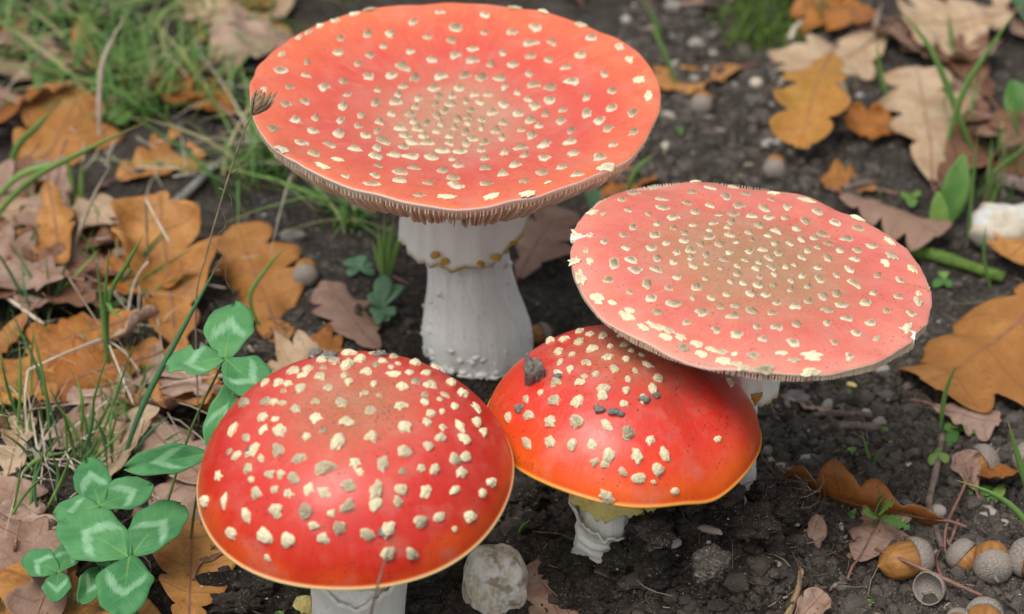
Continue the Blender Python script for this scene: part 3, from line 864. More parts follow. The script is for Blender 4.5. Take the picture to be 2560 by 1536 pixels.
def px_warts(cap, txt, ox, oy, sc, me, me2, wsc, hsc):
    for tok in txt.split():
        a = tok.split(',')
        px, py = ox + float(a[0]) * sc, oy + float(a[1]) * sc
        h = cap.cast_px(px, py)
        if not h or h[1].z < -.1: continue
        w = float(a[2]) * sc * wsc
        asp = float(a[3]) if len(a) > 3 else random.uniform(.92, 1.2)
        m = random.choice(me2 if random.random() < .12 else me)
        cap.wart(h[0], h[1], m, w, min(w, .24) * hsc * random.uniform(.75, 1.25), asp, None)
CW = '''1205,78,95,1.35 1395,75,75 1540,100,80 1110,135,100 1015,125,85 1295,122,100 1460,132,75 1575,150,55 1700,150,85 1410,160,60 1525,175,60 1025,180,55 1205,165,120,1.4 915,190,100 1345,212,95 1545,225,100 1660,210,90 1785,220,90 1850,180,80 805,205,120 870,230,85 1005,245,95 1180,240,65 1210,285,75 1395,297,65 1705,282,75 1810,305,110 1965,290,100 700,290,90 765,300,80 860,340,100 1065,328,75 735,350,50 1325,365,70 1435,383,50 1605,320,95 1770,375,65 1920,380,65 2050,370,110 1880,410,55 600,290,90 1770,430,80 970,430,65 1160,437,105 610,430,90 665,435,80 725,440,60 1590,455,100 1990,462,75 1370,495,90 825,483,85 450,440,120 1900,500,60 1815,518,80 2150,470,105 585,545,95 670,555,65 970,545,110 1195,575,110 1785,580,75 1905,615,70 2035,605,100 2150,580,90 2200,650,80 365,640,100,1.3 585,630,80 710,645,115 1025,640,60 905,690,75 1130,730,130 1380,690,100 1620,620,110 460,690,80 1885,690,90 2060,700,105 1795,755,85 510,790,110,1.3 570,845,65 700,790,110 340,795,65 390,825,85 850,850,100 1615,795,110 2070,830,95 1990,850,100 1465,885,110 1260,880,90 1295,945,70 1035,920,140,1.3 475,920,80 1745,920,70 1840,925,85 1610,940,65 630,960,80 715,960,70 2040,950,95 255,970,95,1.2 500,1000,60 810,995,100 665,1075,65 770,1100,75 920,1070,85 1035,1090,90 1210,1040,105 535,1100,100 1410,1080,125,1.25 1600,1070,95 1780,1085,95 1990,1075,80 2255,1020,95 2195,1100,85 300,1160,90,1.3 160,1155,120 1405,1180,105 1575,1160,80 465,1260,95 680,1225,110 895,1235,120 1085,1248,65 1205,1195,110 1740,1310,105 1880,1275,90 2100,1275,105 1990,1365,50 355,1390,105 595,1415,130 770,1440,120 955,1340,75 1145,1355,105 1350,1400,105 1500,1365,120 1025,1430,90 1500,1540,110 1680,1545,105 615,1575,55'''
px_warts(capC, CW, 460, 860, .3397, W_LUMP, W_LFLK, .42 * 72 / 6320, .9)
profC = dense([(-.6, 1.3), (0, 1.5), (1, 1.55), (2.2, 1.35), (4, 1.2), (7.4, 1.15)], .15)
sC = obj('stem', stem_mesh(lathe(profC, 56, .05, .03, 27)), mC)
# veil funnel round the stem
def exC(th, v):
    d = abs((th - rad(270) + math.pi) % math.tau - math.pi)
    return (0, v * .75 * min(1, (d / 1.1)) ** 1.5)
skC = obj('skirt', skirt_mesh('skirt', 1.22, 1.5, at_y(890, 1640, -19.5).z - baseC.z, at_y(890, 1516, -19.5).z - baseC.z, .07, .12, 51, M['skirt_plain'], extra=exC), mC, loc=(posC.x - baseC.x, posC.y - baseC.y, 0))
solid(skC, .1)
tag(skC, 'torn white veil standing up like a cup round the stem')
vl = [(at_y(890, 1480, -19.3).z - baseC.z - 1.2, 1.18), (at_y(890, 1480, -19.3).z - baseC.z - .3, 1.24), (at_y(890, 1480, -19.3).z - baseC.z + .9, 1.5)]
obj('veil_lining', mesh('veil_lining', *lathe(dense(vl, .1), 56, .03, .02, 61), [M['gill']]), mC, loc=(posC.x - baseC.x, posC.y - baseC.y, 0))
p = at_y(757, 1512, -18.4) - baseC
obj('veil_shred', flk[2], mC, mtx=mtx(p, Matrix.Rotation(.4, 3, 'Y'), (.22, .2, .55))).data = mesh('veil_shred', *warts('flake', 1, 77)[0][:2], [M['yellow']])

# ---- D: young red cap in the middle
posD = Vector((3.28, -14.5, 5.81)); RD = 4.06
baseD = gp(1492, 1440); baseD.z = -.4
mD = empty('mushroom', baseD, 'fly agaric with a bright red leaning cap, soil on top and yellow veil shreds below', 'mushroom', 'fly agaric mushrooms')
def dfD(q, t):
    d = (t - rad(-52) + math.pi) % math.tau - math.pi
    d2 = (t - rad(-25) + math.pi) % math.tau - math.pi
    return -.2 * q * q * math.exp(-(d / .2) ** 2) + .1 * q * math.exp(-(d2 / .22) ** 2) + .06 * q * math.sin(3 * t + 2) - .12 * math.exp(-((q - .55) / .2) ** 2) * math.exp(-((t - rad(310)) / .35) ** 2)
capD = Cap(mD, baseD, posD, (rad(-6.3), rad(6.0)), RD, dome(2.8, 1.9) + undC, M['cap_D'], 144,
           lambda t: .012 * math.sin(2 * t) + .012 * math.sin(3 * t + 1.2) + .008 * math.sin(7 * t), dfD)
tag(capD.o, 'bright red leaning cap turning orange at its lower edge, soiled near the top')
DW = '''550,165,90 650,155,100 695,85,90 770,95,80 770,175,95 850,115,80 950,130,90 1085,125,60 1170,130,70 1125,195,75 1005,210,55 865,230,100 1170,240,55 1310,225,75 1405,250,55 1495,280,55 1250,270,50 715,270,60 615,250,85 620,330,70 820,328,90 990,290,90 1130,308,65 695,385,80 1290,345,90 1040,385,80 1200,395,55 895,422,65 600,415,80 590,485,100 770,485,85 805,440,60 1145,462,65 1370,455,85 1335,535,95 1130,550,75 950,540,105 950,595,95 580,625,105 755,635,115 355,610,80 470,565,60 1110,650,70 1260,610,80 225,755,80,1.2 375,745,105,1.2 550,790,110 755,790,120 980,820,95 1145,875,115 1315,930,75 1425,1040,105 1210,1055,110 990,1050,115 960,1115,70 885,1100,75 1375,1155,105 1105,1175,75 1230,1220,105 1340,1255,45 1505,1325,75 975,1365,125 365,950,95,1.15 545,940,100 710,970,95 870,965,85 1835,920,65 1920,480,100,1.4'''
px_warts(capD, DW, 1200, 800, .3235, W_LUMP, W_LFLK, .42 * 74 / 6320, .95)
topz = posD.z + .6 - baseD.z
axD = lambda z: ((posD.x - baseD.x) * max(0, z / topz) , (posD.y - baseD.y) * max(0, z / topz))
profD = [(-.7, .8), (0, 1.0), (.5, 1.06), (1.0, 1.04)]
ridge = []
z = 0
while z < 2.3:
    k_ = random.uniform(.25, .48); ridge += [(z, .93), (z + k_ * .55, 1.04 + random.uniform(-.04, .06)), (z + k_ * .75, .9)]; z += k_
profD = dense([(-.7, .7), (-.1, .86)] + [(a, b * .9) for a, b in ridge] + [(2.6, .86), (4, .85), (topz, .85)], .05)
vf = lathe(profD, 80, .11, .07, 37, axD, lambda t, z: .16 * math.sin(t + z * 2) + .07 * math.sin(4 * t + z * 3))
sD = obj('stem', mesh('stem', vf[0], vf[1], [M['skirt_plain']]), mD)
tag(sD, 'white stem ringed with torn ridges above the soil')
# cup-shaped white collar
zc = at_y(1520, 1335, baseD.y - 1.1).z - baseD.z
def exD(th, v):
    return (0, v * .3 * math.cos(th - rad(150)))
c0 = axD(zc)
skD = obj('collar', skirt_mesh('collar', .88, 1.2, zc - .6, zc + .12, .12, .2, 71, M['skirt_plain'], extra=exD), mD, loc=(c0[0], c0[1], 0))
solid(skD, .06)
# yellow veil ring under the cap
zy = at_y(1570, 1290, baseD.y - 1.0).z - baseD.z
c1 = axD(zy)
yv = obj('veil', skirt_mesh('veil', 1.15, 1.28, zy + .85, zy + .22, .14, .26, 81, M['yellow'], flare=.8), mD, loc=(c1[0] + .15, c1[1], 0))
solid(yv, .16)
tag(yv, 'lumpy yellow veil ring torn along its lower edge')
yl = [mesh('veil_shred', V, f, [M['yellow']], {'tip': t}) for V, f, t in warts('lump', 5, 91)]
for px, py, w, h in ((1450, 1243, .2, .25), (1470, 1250, .2, .22), (1528, 1284, .22, .17), (1590, 1278, .25, .15), (1625, 1270, .2, .2), (1638, 1300, .12, .14), (1622, 1325, .13, .2), (1626, 1340, .1, .14)):
    p = at_y(px, py, baseD.y - 1.15) - baseD - Vector((c1[0] + .15, c1[1], 0))
    obj('veil_shred', random.choice(yl), yv, mtx=mtx(p, Matrix.Rotation(random.uniform(-.3, .3), 3, 'Y'), (w, .14, h)))

# ------------------------------------------------------------------ fallen oak leaves
def oak_mesh(L, W, nl, seed, bend=.3, curl=.3, wave=.12, tipcurl=0.0, depth=.55, nu=58, nv=13):
    r = random.Random(seed)
    ph = [r.uniform(-.12, .12), r.uniform(-.12, .12)]; dp = [depth * r.uniform(.8, 1.1) for _ in range(2)]
    amp = [[r.uniform(.78, 1.12) for _ in range(nl + 3)] for _ in range(2)]
    us = np.linspace(0, 1, nu); P = np.zeros((nu, nv, 3)); pu = np.zeros((nu, nv)); pv = np.zeros((nu, nv)); pl = np.zeros((nu, nv))
    vs = np.linspace(-1, 1, nv)
    vs = np.sign(vs) * np.abs(vs) ** .85
    for i, u in enumerate(us):
        env = (math.sin(math.pi * min(1, u ** .82 * .93 + .02)) ** .75) * (.45 + .55 * min(1, u / .6)) + .03
        if u > .9: env *= math.sqrt(max(0, 1 - ((u - .9) / .1) ** 2)) * .999 + .001
        for j, v in enumerate(vs):
            sd_ = 0 if v < 0 else 1
            t = nl * u + .15 + ph[sd_]
            k = int(t); lob = abs(math.sin(math.pi * t)) ** .62
            w = W * .5 * env * ((1 - dp[sd_]) + dp[sd_] * lob) * amp[sd_][k % (nl + 3)]
            av = abs(v)
            x = u * L + .42 * av ** 1.2 * w - .05 * L * av * (1 - u)
            P[i, j] = (x, v * w, 0)
            pu[i, j] = u; pv[i, j] = av * w / (W * .5); pl[i, j] = t - .5 - int(t - .5) if True else 0
            pl[i, j] = t + .5
    x, y = P[..., 0].copy(), P[..., 1].copy()
    s = r.uniform(0, 90)
    z = 1.35 * wave * W * (1.6 * vn(x / L * 3 + s, y / W * 2.2, seed) + .9 * vn(x / L * 7 + s, y / W * 5, seed + 1)) * (.25 + 1.5 * np.abs(y) / W)
    z += .012 * W * np.cos(2 * np.pi * pl) * (np.abs(y) / W * 2)
    # cross curl
    if abs(curl) > 1e-3:
        Rc = W * .5 / curl
        a = y / Rc
        y2 = np.sin(a) * (Rc - z); z2 = Rc - np.cos(a) * (Rc - z)
        y, z = y2, z2
    if tipcurl:
        z += tipcurl * W * (np.abs(P[..., 1]) / (W * .5)) ** 3
    if abs(bend) > 1e-3:
        Rb = L / bend
        a = (x - L * .5) / Rb
        x, z = np.sin(a) * (Rb - z), Rb - np.cos(a) * (Rb - z)
    m = nv // 2
    b = np.array((x[0, m], 0, z[0, m])); t = np.array((x[-1, m], 0, z[-1, m])); d = t - b
    ang = math.atan2(d[2], d[0]); k = L / np.hypot(d[0], d[2])
    X = x - b[0]; Z = z - b[2]
    X, Z = (X * math.cos(ang) + Z * math.sin(ang)) * k, (-X * math.sin(ang) + Z * math.cos(ang)) * k
    V = np.stack([X, y, Z], -1)
    return V, pu, pv, pl
LEAFN = [0]
def oak(b, t, W, top='orange', under='pink', nl=4, roll=0, bend=.3, curl=.3, wave=.13, tipcurl=0, z=None, label='', group=None, stalk=.9, depth=.55, seed=None, flip=False):
    LEAFN[0] += 1; seed = LEAFN[0] * 7 if seed is None else seed
    drop = z is None
    zb, zt = (.4, .4) if drop else z
    B_, T_ = gp(*b, zb), gp(*t, zt)
    d = T_ - B_; L = d.length
    V, pu, pv, pl = oak_mesh(L, W, nl, seed, bend, curl, wave, tipcurl, depth)
    up = Vector((0, 0, 1))
    R3 = frame(d, up) @ Matrix.Rotation(rad(roll), 3, 'X')
    nu, nv, _ = V.shape
    Wd = V.reshape(-1, 3) @ np.array(R3).T
    off = np.array(B_)
    if drop:
        off = off - np.array((0, 0, settle(Wd + off, 7) + .03))
    else:
        pen = settle(Wd + off, 1)
        if pen > .3: pass
    stack(Wd + off)
    f = grid_faces(nu, nv)
    tm, um = M['leaf_' + top], M['leaf_' + under]
    me = mesh('oak_leaf', Wd, f, [tm, um] if flip else [um, tm], {'pu': pu.ravel(), 'pv': pv.ravel(), 'pl': pl.ravel()})
    o = obj('oak_leaf', me, loc=off)
    solid(o, .022, 0, 1)
    mid = V[:, nv // 2]; pts = [mid[0] + np.array((-stalk, 0, .02)), mid[0] + np.array((-stalk * .4, .05, .04))] + [mid[i] for i in range(0, nu - 4, 6)]
    pts = [Vector(R3 @ Vector(p)) for p in pts]
    tv, tf = tube(pts, .05, 22, 6, .014)
    obj('stalk', mesh('stalk', tv, tf, [M['twig_red']]), o)
    tag(o, label, 'leaf', group)
    return o

rs = random.Random(3)
# scattered litter first (lowest), zone by zone
def scatter(n, rect, kinds, label, group, Lr=(3.0, 5.6)):
    for _ in range(n):
        px, py = rs.uniform(rect[0], rect[2]), rs.uniform(rect[1], rect[3])
        c = gp(px, py, .3); L = rs.uniform(*Lr); a = rs.uniform(0, 6.28)
        dx, dy = math.cos(a) * L / 2, math.sin(a) * L / 2
        LEAFN[0] += 1
        top, under = rs.choice(kinds)
        V, pu, pv, pl = oak_mesh(L, L * rs.uniform(.5, .68), rs.choice((3, 4, 4, 5)), LEAFN[0] * 13, rs.uniform(-.8, 1.2), rs.uniform(-1.1, 1.4), rs.uniform(.12, .26), rs.uniform(-.1, .25), rs.uniform(.5, .72))
        R3 = frame((dx, dy, rs.uniform(-.6, .6)), (0, 0, 1)) @ Matrix.Rotation(rs.uniform(-.35, .35), 3, 'X')
        nu, nv, _ = V.shape
        Wd = V.reshape(-1, 3) @ np.array(R3).T
        off = np.array((c.x - dx, c.y - dy, 2.0)); off[2] -= settle(Wd + off, 8) + .03
        stack(Wd + off)
        o = obj('oak_leaf', mesh('oak_leaf', Wd, grid_faces(nu, nv), [M['leaf_' + under], M['leaf_' + top]], {'pu': pu.ravel(), 'pv': pv.ravel(), 'pl': pl.ravel()}), loc=off)
        solid(o, .022, 0, 1)
        mid = V[:, nv // 2]
        pts = [Vector(R3 @ Vector(p)) for p in [mid[0] + np.array((-.9, 0, .02))] + [mid[i] for i in range(0, nu - 4, 6)]]
        obj('stalk', mesh('stalk', *tube(pts, .045, 16, 5, .014), [M['twig_red']]), o)
        tag(o, label[top], 'leaf', group)
KL = {'pink': 'pinkish-brown', 'brown': 'dark brown', 'tan': 'pale tan', 'orange': 'orange-brown', 'deep': 'rusty orange'}
def lab(where): return {k: v + ' fallen oak leaf ' + where for k, v in KL.items()}
PK, BR, TN, OR, DP = ('pink', 'tan'), ('brown', 'pink'), ('tan', 'pink'), ('orange', 'pink'), ('deep', 'tan')
scatter(26, (-250, -150, 620, 300), [PK, BR, TN, OR, DP, OR], lab('in the blurred grass behind the litter'), 'oak leaves in the far grass')
scatter(24, (-150, 460, 420, 800), [BR, BR, DP, OR, PK], lab('in the leaf litter beside the grass tuft'), 'oak leaves in the litter')
scatter(9, (-100, 900, 470, 1180), [PK, BR, OR, TN], lab('among grass blades above the clover'), 'oak leaves above the clover')
scatter(12, (2120, -150, 2750, 160), [PK, BR, TN, OR], lab('in the litter behind the flat pink cap'), 'oak leaves behind the flat cap')
scatter(5, (2350, 180, 2700, 420), [PK, BR], lab('beside the broad grass blades'), 'oak leaves by the broad grass')
scatter(4, (-150, 1250, 330, 1560), [PK, BR], lab('tucked under the clover'), 'oak leaves under the clover')
scatter(7, (900, -220, 2000, -30), [PK, BR, OR], lab('lying beyond the saucer cap'), 'oak leaves beyond the saucer cap')

O = oak
# left side, far to near
O((560, 20), (720, 35), 3.4, 'tan', 'pink', label='pale beige oak leaf behind the saucer cap edge')
O((745, 105), (525, 90), 4.0, 'pink', 'deep', 4, roll=-18, bend=-.3, curl=-.5, z=(.9, 1.4), label='pale pinkish oak leaf with rusty curled underside beside the saucer cap', seed=45)
O((590, 300), (425, 190), 3.0, 'deep', 'brown', 4, curl=.5, label='small rusty oak leaf sunk in grass left of the saucer cap')
O((60, 470), (205, 225), 4.6, 'orange', 'tan', 4, roll=12, bend=.4, curl=.35, z=(.3, 1.3), label='large orange oak leaf behind the arching green blade')
O((-60, 330), (175, 205), 3.2, 'deep', 'brown', 4, roll=-25, curl=.9, z=(.8, 1.6), label='rusty folded oak leaf at the grass edge')
O((300, 440), (490, 360), 3.6, 'orange', 'brown', 4, roll=10, curl=.6, label='tan-orange oak leaf lying beyond the lichened stick', seed=80)
O((-60, 520), (165, 500), 3.4, 'tan', 'orange', 4, curl=-.6, z=(.9, 1.1), label='pale buff oak leaf on the litter under the arching blade')
O((150, 560), (285, 500), 3.0, 'tan', 'orange', 3, curl=-.5, z=(.8, .9), label='small pale buff oak leaf beside the standing orange leaf')
O((320, 690), (60, 600), 4.8, 'brown', 'pink', 4, roll=20, bend=.7, curl=.8, z=(.5, 1.2), label='dark brown curled oak leaf behind the grass tuft')
O((170, 770), (-40, 700), 4.4, 'pink', 'brown', 4, curl=-.4, label='pinkish-brown oak leaf beside the straw')
O((440, 850), (395, 480), 4.9, 'orange', 'tan', 3, roll=0, bend=.35, curl=.8, wave=.2, z=(.1, 2.6), label='large orange oak leaf standing upright with rounded lobes', seed=140, depth=.78)
O((705, 850), (590, 560), 3.5, 'orange', 'tan', 4, roll=-8, bend=.4, curl=-.6, wave=.2, z=(.2, .8), label='tan-orange oak leaf lying behind the tall clover', seed=91)
O((330, 790), (90, 880), 4.2, 'deep', 'orange', 4, roll=-20, bend=-.7, curl=-1.2, z=(1.7, .9), label='bright rusty curled oak leaf under the grass tuft', seed=66, wave=.2)
O((345, 900), (95, 985), 3.4, 'deep', 'orange', 4, roll=-35, bend=-.4, curl=-1.3, z=(1.2, .5), label='rusty rolled oak leaf lying across the broken straw', seed=72)
O((265, 850), (400, 780), 1.7, 'tan', 'pink', 3, roll=-30, curl=1.2, z=(1.6, 2.1), label='narrow pale oak leaf strip beside the grass tuft', depth=.3)
O((170, 900), (-50, 1020), 4.4, 'orange', 'pink', 4, curl=.3, label='tan-orange oak leaf beneath the bent straw')
O((330, 1110), (160, 1045), 3.4, 'pink', 'tan', 4, roll=8, curl=-.5, z=(.4, .9), label='pinkish-beige oak leaf among grass above the clover', seed=33)
O((520, 1230), (340, 1060), 3.6, 'pink', 'tan', 4, curl=-.4, label='pinkish-beige oak leaf behind the clover stalk')
O((340, 1290), (520, 1170), 3.4, 'pink', 'brown', 4, roll=-6, curl=-.4, z=(.5, .7), label='greyish-pink oak leaf between the clover and the rounded red cap')
O((640, 985), (800, 870), 3.6, 'tan', 'orange', 4, roll=10, curl=-.3, z=(.3, .9), label='pale tan oak leaf behind the rounded red cap')
O((860, 905), (780, 850), 2.0, 'deep', 'orange', 3, curl=.6, label='small orange oak leaf scrap behind the rounded red cap')
O((940, 880), (815, 715), 2.6, 'pink', 'brown', 4, roll=8, curl=-.5, label='pinkish-brown oak leaf left of the tall stem')
O((1300, 690), (1400, 520), 3.6, 'pink', 'tan', 4, roll=-14, bend=-.3, curl=-.6, z=(.2, 1.6), label='pinkish-beige oak leaf right of the tall stem', seed=19)
O((-40, 1360), (45, 1195), 2.6, 'pink', 'tan', 3, curl=-.5, z=(.4, .8), label='grey-pink rounded oak leaf left of the clover')
O((150, 1390), (-40, 1300), 2.8, 'pink', 'brown', 4, curl=-.6, z=(.4, .9), label='grey-pink oak leaf behind the smallest clover')
O((390, 1560), (-60, 1400), 5.0, 'orange', 'tan', 4, roll=4, bend=.2, curl=-.2, wave=.08, z=(.5, .8), label='large orange oak leaf lying under the clover', seed=50, depth=.4)
O((470, 1570), (480, 1300), 3.3, 'orange', 'tan', 4, roll=8, bend=.15, curl=.25, wave=.1, z=(.5, .9), label='tan-orange lobed oak leaf between the clover and the rounded red cap', seed=23, depth=.62)
O((510, 1420), (560, 1330), 1.8, 'brown', 'pink', 3, curl=.4, label='dark brown oak leaf scrap under the rounded red cap')
# right side
O((1850, 160), (1640, 205), 3.2, 'orange', 'tan', 4, roll=10, curl=.7, label='orange-tan oak leaf right of the saucer cap')
O((1500, 480), (1620, 410), 2.0, 'deep', 'orange', 3, curl=.5, label='small orange oak leaf behind the two large caps')
O((2190, 40), (2000, -20), 4.0, 'deep', 'brown', 4, roll=-14, curl=-.9, z=(.9, 1.2), label='rusty rolled oak leaf beyond the moss')
O((2200, 90), (1990, 190), 4.6, 'tan', 'pink', 4, roll=-4, curl=-.3, z=(.5, .6), label='pale pinkish-tan oak leaf under the tip of the yellow-orange leaf', seed=57)
O((2075, 140), (2000, 370), 3.9, 'yellow', 'deep', 4, roll=4, bend=-.5, curl=.7, z=(1.7, .9), label='yellow-orange oak leaf with pointed lobes standing on the litter', seed=12, depth=.66)
O((2330, 440), (2290, 165), 4.4, 'tan', 'pink', 4, roll=4, bend=-.35, curl=-.45, z=(.3, 1.5), label='pale tan oak leaf with deep lobes beside the green blades', seed=88, depth=.66)
O((2290, 320), (2110, 300), 2.2, 'deep', 'brown', 3, roll=-18, curl=.9, z=(.5, .9), label='narrow rusty oak leaf between the yellow-orange and pale tan leaves')
O((2520, 30), (2270, 60), 4.6, 'tan', 'pink', 4, roll=-14, curl=-.5, z=(1.2, 1.4), label='large pale oak leaf behind the green blades')
O((2470, 240), (2340, 80), 3.8, 'brown', 'pink', 4, roll=12, curl=.6, z=(.4, .9), label='reddish-brown oak leaf behind the green blades')
O((2380, 200), (2510, 340), 3.4, 'pink', 'brown', 4, roll=-10, curl=-.6, z=(.8, .4), label='pinkish-brown oak leaf beside the broad green leaf')
O((2190, 460), (2060, 430), 2.6, 'orange', 'brown', 3, roll=8, curl=.4, label='tan-orange oak leaf scrap behind the flat pink cap')
O((2110, 490), (2350, 590), 3.6, 'pink', 'brown', 4, roll=-8, bend=-.4, curl=-.6, z=(.9, .9), label='grey-pink arched oak leaf behind the flat pink cap', seed=29)
O((2620, 560), (2510, 640), 2.4, 'orange', 'tan', 3, curl=.3, z=(.8, .8), label='small orange oak leaf by the white stone')
O((2660, 700), (2320, 960), 6.0, 'orange', 'tan', 4, roll=-4, bend=.3, curl=-.45, wave=.11, z=(1.6, .7), label='large tan-orange oak leaf with smooth lobes right of the flat cap', seed=61, depth=.5)
O((1960, 960), (2090, 985), 2.0, 'pink', 'brown', 3, roll=-10, curl=.3, label='pinkish oak leaf under the edge of the flat cap')
O((2340, 1010), (2500, 1050), 2.2, 'pink', 'brown', 3, curl=.5, label='small pinkish oak leaf beneath the large tan-orange leaf')
O((2345, 1300), (1950, 1195), 2.7, 'deep', 'tan', 4, flip=True, roll=62, bend=.25, curl=.9, wave=.15, z=(.7, 1.0), label='rusty orange oak leaf curled on its edge beside the twig', seed=38, depth=.6)
O((2145, 1400), (2225, 1250), 2.4, 'pink', 'brown', 3, roll=0, curl=-.4, z=(.25, .6), label='pinkish-brown oak leaf under the ferny seedling')
O((2440, 1225), (2400, 1130), 1.3, 'pink', 'tan', 2, roll=10, curl=.7, z=(.3, 1.2), label='small pink oak leaf leaning against the grey acorn', depth=.25)
O((2600, 1170), (2450, 1190), 2.2, 'deep', 'brown', 3, roll=30, curl=.6, z=(.8, .8), label='rusty oak leaf beside the grey acorns')
O((2010, 1400), (2050, 1290), 1.0, 'pink', 'brown', 2, roll=40, curl=.5, z=(.4, 1.1), label='grey-pink leaf scrap on the soil mound', depth=.25)
O((1985, 1560), (2060, 1480), 1.3, 'pink', 'brown', 2, roll=30, curl=.9, z=(.3, .8), label='grey-pink curled leaf scrap beside the tan stick', depth=.3)
O((1430, 1600), (1330, 1405), 1.9, 'pink', 'brown', 2, roll=-6, bend=.1, curl=-.25, z=(.3, 1.1), label='pinkish-brown oak leaf between the cream stone and the young stem', depth=.45, seed=15)
O((2120, 1560), (2200, 1530), 1.2, 'orange', 'tan', 2, curl=.3, label='small orange leaf tip near the acorns')

# ------------------------------------------------------------------ clover
def leaflet_mesh(L, W, fold, bend, seed, bite=False):
    nu, nv = 22, 11; V, pu, pv, ps = [], [], [], []
    r = random.Random(seed)
    for i in range(nu):
        u = i / (nu - 1)
        w = W * .5 * (math.sin(math.pi * min(1, u ** 1.12 * .985 + .012)) ** .68 + .02)
        for j in range(nv):
            v = -1 + 2 * j / (nv - 1)
            x = u * L + (.05 * L * abs(v) ** 2 if u > .8 else 0); y = v * w
            if bite and ((v > 0 and .7 < u < .86) or (v < 0 and .42 < u < .56)): y *= .62
            y *= 1 + .05 * math.sin(u * 17 + seed) * abs(v)
            z = fold * abs(y) - bend * (u - .3) ** 2 * L * .35 + .03 * L * math.sin(3 * u * 3 + v * 2 + seed)
            V.append((x, y, z)); pu.append(u); pv.append(abs(y) / (W * .5)); ps.append(v)
    return mesh('leaflet', V, grid_faces(nu, nv), [M['clover']], {'pu': pu, 'pv': pv, 'ps': ps})
def clover(base, junc, y, leaflets, label, stalkr=.045, group='clover leaves'):
    J = at_y(*junc, y)
    b = gh(*base) if base[1] < 1700 else gp(*base, 0)
    e = empty('clover', b, label, 'clover', group)
    mid = b.lerp(J, .5) + Vector((0, 0, .5))
    obj('stalk', mesh('stalk', *tube([Vector((0, 0, -.1)), mid - b, J - b], stalkr, 16, 7, stalkr * .8), [M['stalk_green']]), e)
    for k, (tx, ty, W, zt, roll, fold, bend) in enumerate(leaflets):
        # zt: height of the leaflet tip relative to the joint
        T = gp(tx, ty, J.z + zt); d = T - J
        R3 = frame(d, (0, -.45, 1)) @ Matrix.Rotation(rad(roll), 3, 'X')
        o = obj('leaflet', leaflet_mesh(d.length, W, fold, bend, k + int(tx), tx == 420), e, mtx=mtx(J - b, R3))
        solid(o, .02)
    return e
yk = gp(400, 1300).y
clover((400, 1310), (562, 898), yk, [(585, 757, 1.5, .35, 0, .12, .25), (420, 915, 1.25, -.1, 12, .25, .2), (672, 985, 1.35, -.2, 0, .15, .3)], 'tall clover leaf on a long stalk behind the rounded red cap')
clover((470, 1390), (523, 1135), gp(470, 1390).y - .5, [(588, 955, .85, 1.1, -15, .6, .2), (320, 1168, .9, .1, -18, .45, .2), (547, 1085, .4, .5, 60, .9, .5)], 'clover leaf with folded leaflets touching the rounded red cap')
clover((270, 1400), (250, 1266), gp(270, 1400).y, [(215, 1148, 1.15, .15, 0, .15, .3), (377, 1210, 1.15, .1, 0, .15, .3), (137, 1285, .95, -.05, 10, .2, .3)], 'clover leaf behind the biggest clover leaf')
clover((345, 1560), (325, 1390), gp(345, 1560).y + .2, [(155, 1300, 1.75, .15, 0, .12, .3), (450, 1258, 1.55, .25, -6, .15, .3), (300, 1533, 1.65, -.15, 0, .12, .3)], 'biggest clover leaf with bold pale chevrons over the large orange leaf')
clover((190, 1530), (145, 1432), gp(190, 1530).y, [(62, 1388, .95, .1, 0, .15, .3), (190, 1352, .85, .2, 0, .15, .3), (140, 1500, .85, -.1, 0, .2, .3)], 'smallest clover leaf on the large orange leaf')
clover((270, 1500), (252, 1420), gp(270, 1500).y, [(205, 1505, .8, -.1, -20, .5, .4), (325, 1415, .7, 0, 0, .2, .3), (268, 1385, .6, .2, 0, .2, .3)], 'clover leaf with a folded leaflet below the biggest clover leaf')

# ------------------------------------------------------------------ grass blades one can tell apart
BL = 0
def blade(pts, w, mt='grass_near', label='', group=None, tone=None, fold=.3, cat='grass', name='grass_blade', taper=(.6, 1, 0), tw=0.0, onground=True):
    """pts: first (px,py) is the foot on the ground, then (px,py,dy) at the depth of the foot + dy cm"""
    global BL
    BL += 1
    b = gh(*pts[0][:2])
    P = [Vector((0, 0, -.08))] + [at_y(q[0], q[1], b.y + q[2]) - b for q in pts[1:]]
    V, f, pu, pv = ribbon(P, w, 16, fold, None, taper, tw)
    tn = random.random() if tone is None else tone
    o = obj(name, mesh(name, V, f, [M[mt]], {'pu': pu, 'pv': pv, 'tone': [tn * .72] * len(pu)}), loc=b)
    solid(o, .012)
    return tag(o, label, cat, group)
GG = 'grass blades on the left'
L1 = 'slender green grass blade in the tuft above the rusty leaf'
for pts, w, tn in (([(272, 965), (258, 800, 0), (240, 640, -.3)], .15, .75), ([(272, 965), (262, 780, 0), (273, 622, -.2)], .15, .6), ([(272, 965), (270, 760, 0), (318, 660, -.1), (362, 582, 0)], .17, .4), ([(272, 965), (262, 790, 0), (290, 783, -.4), (316, 767, -.6)], .12, .7), ([(272, 965), (262, 770, -.1), (285, 782, -.6), (311, 800, -.9)], .14, .3)):
    blade(pts, w, label=L1, group=GG, tone=tn)
blade([(300, 1170), (355, 1020, 0), (450, 835, .3), (567, 622, .8)], .2, 'grass_blue', 'long dark green blade slanting past the tall clover', GG, .7)
blade([(655, 830), (625, 745, 0), (668, 670, .3), (722, 610, .5)], .15, label='green blade leaning over the tan-orange leaf', group=GG, tone=.6)
blade([(-60, 600), (60, 465, -.3), (200, 385, -.6), (366, 305, -.8)], .26, label='broad light green blade arching over the orange leaf', group=GG, tone=.95)
blade([(15, 470), (40, 375, 0), (90, 320, -.2), (137, 268, -.2)], .28, label='short broad green blade before the orange leaf', group=GG, tone=.6)
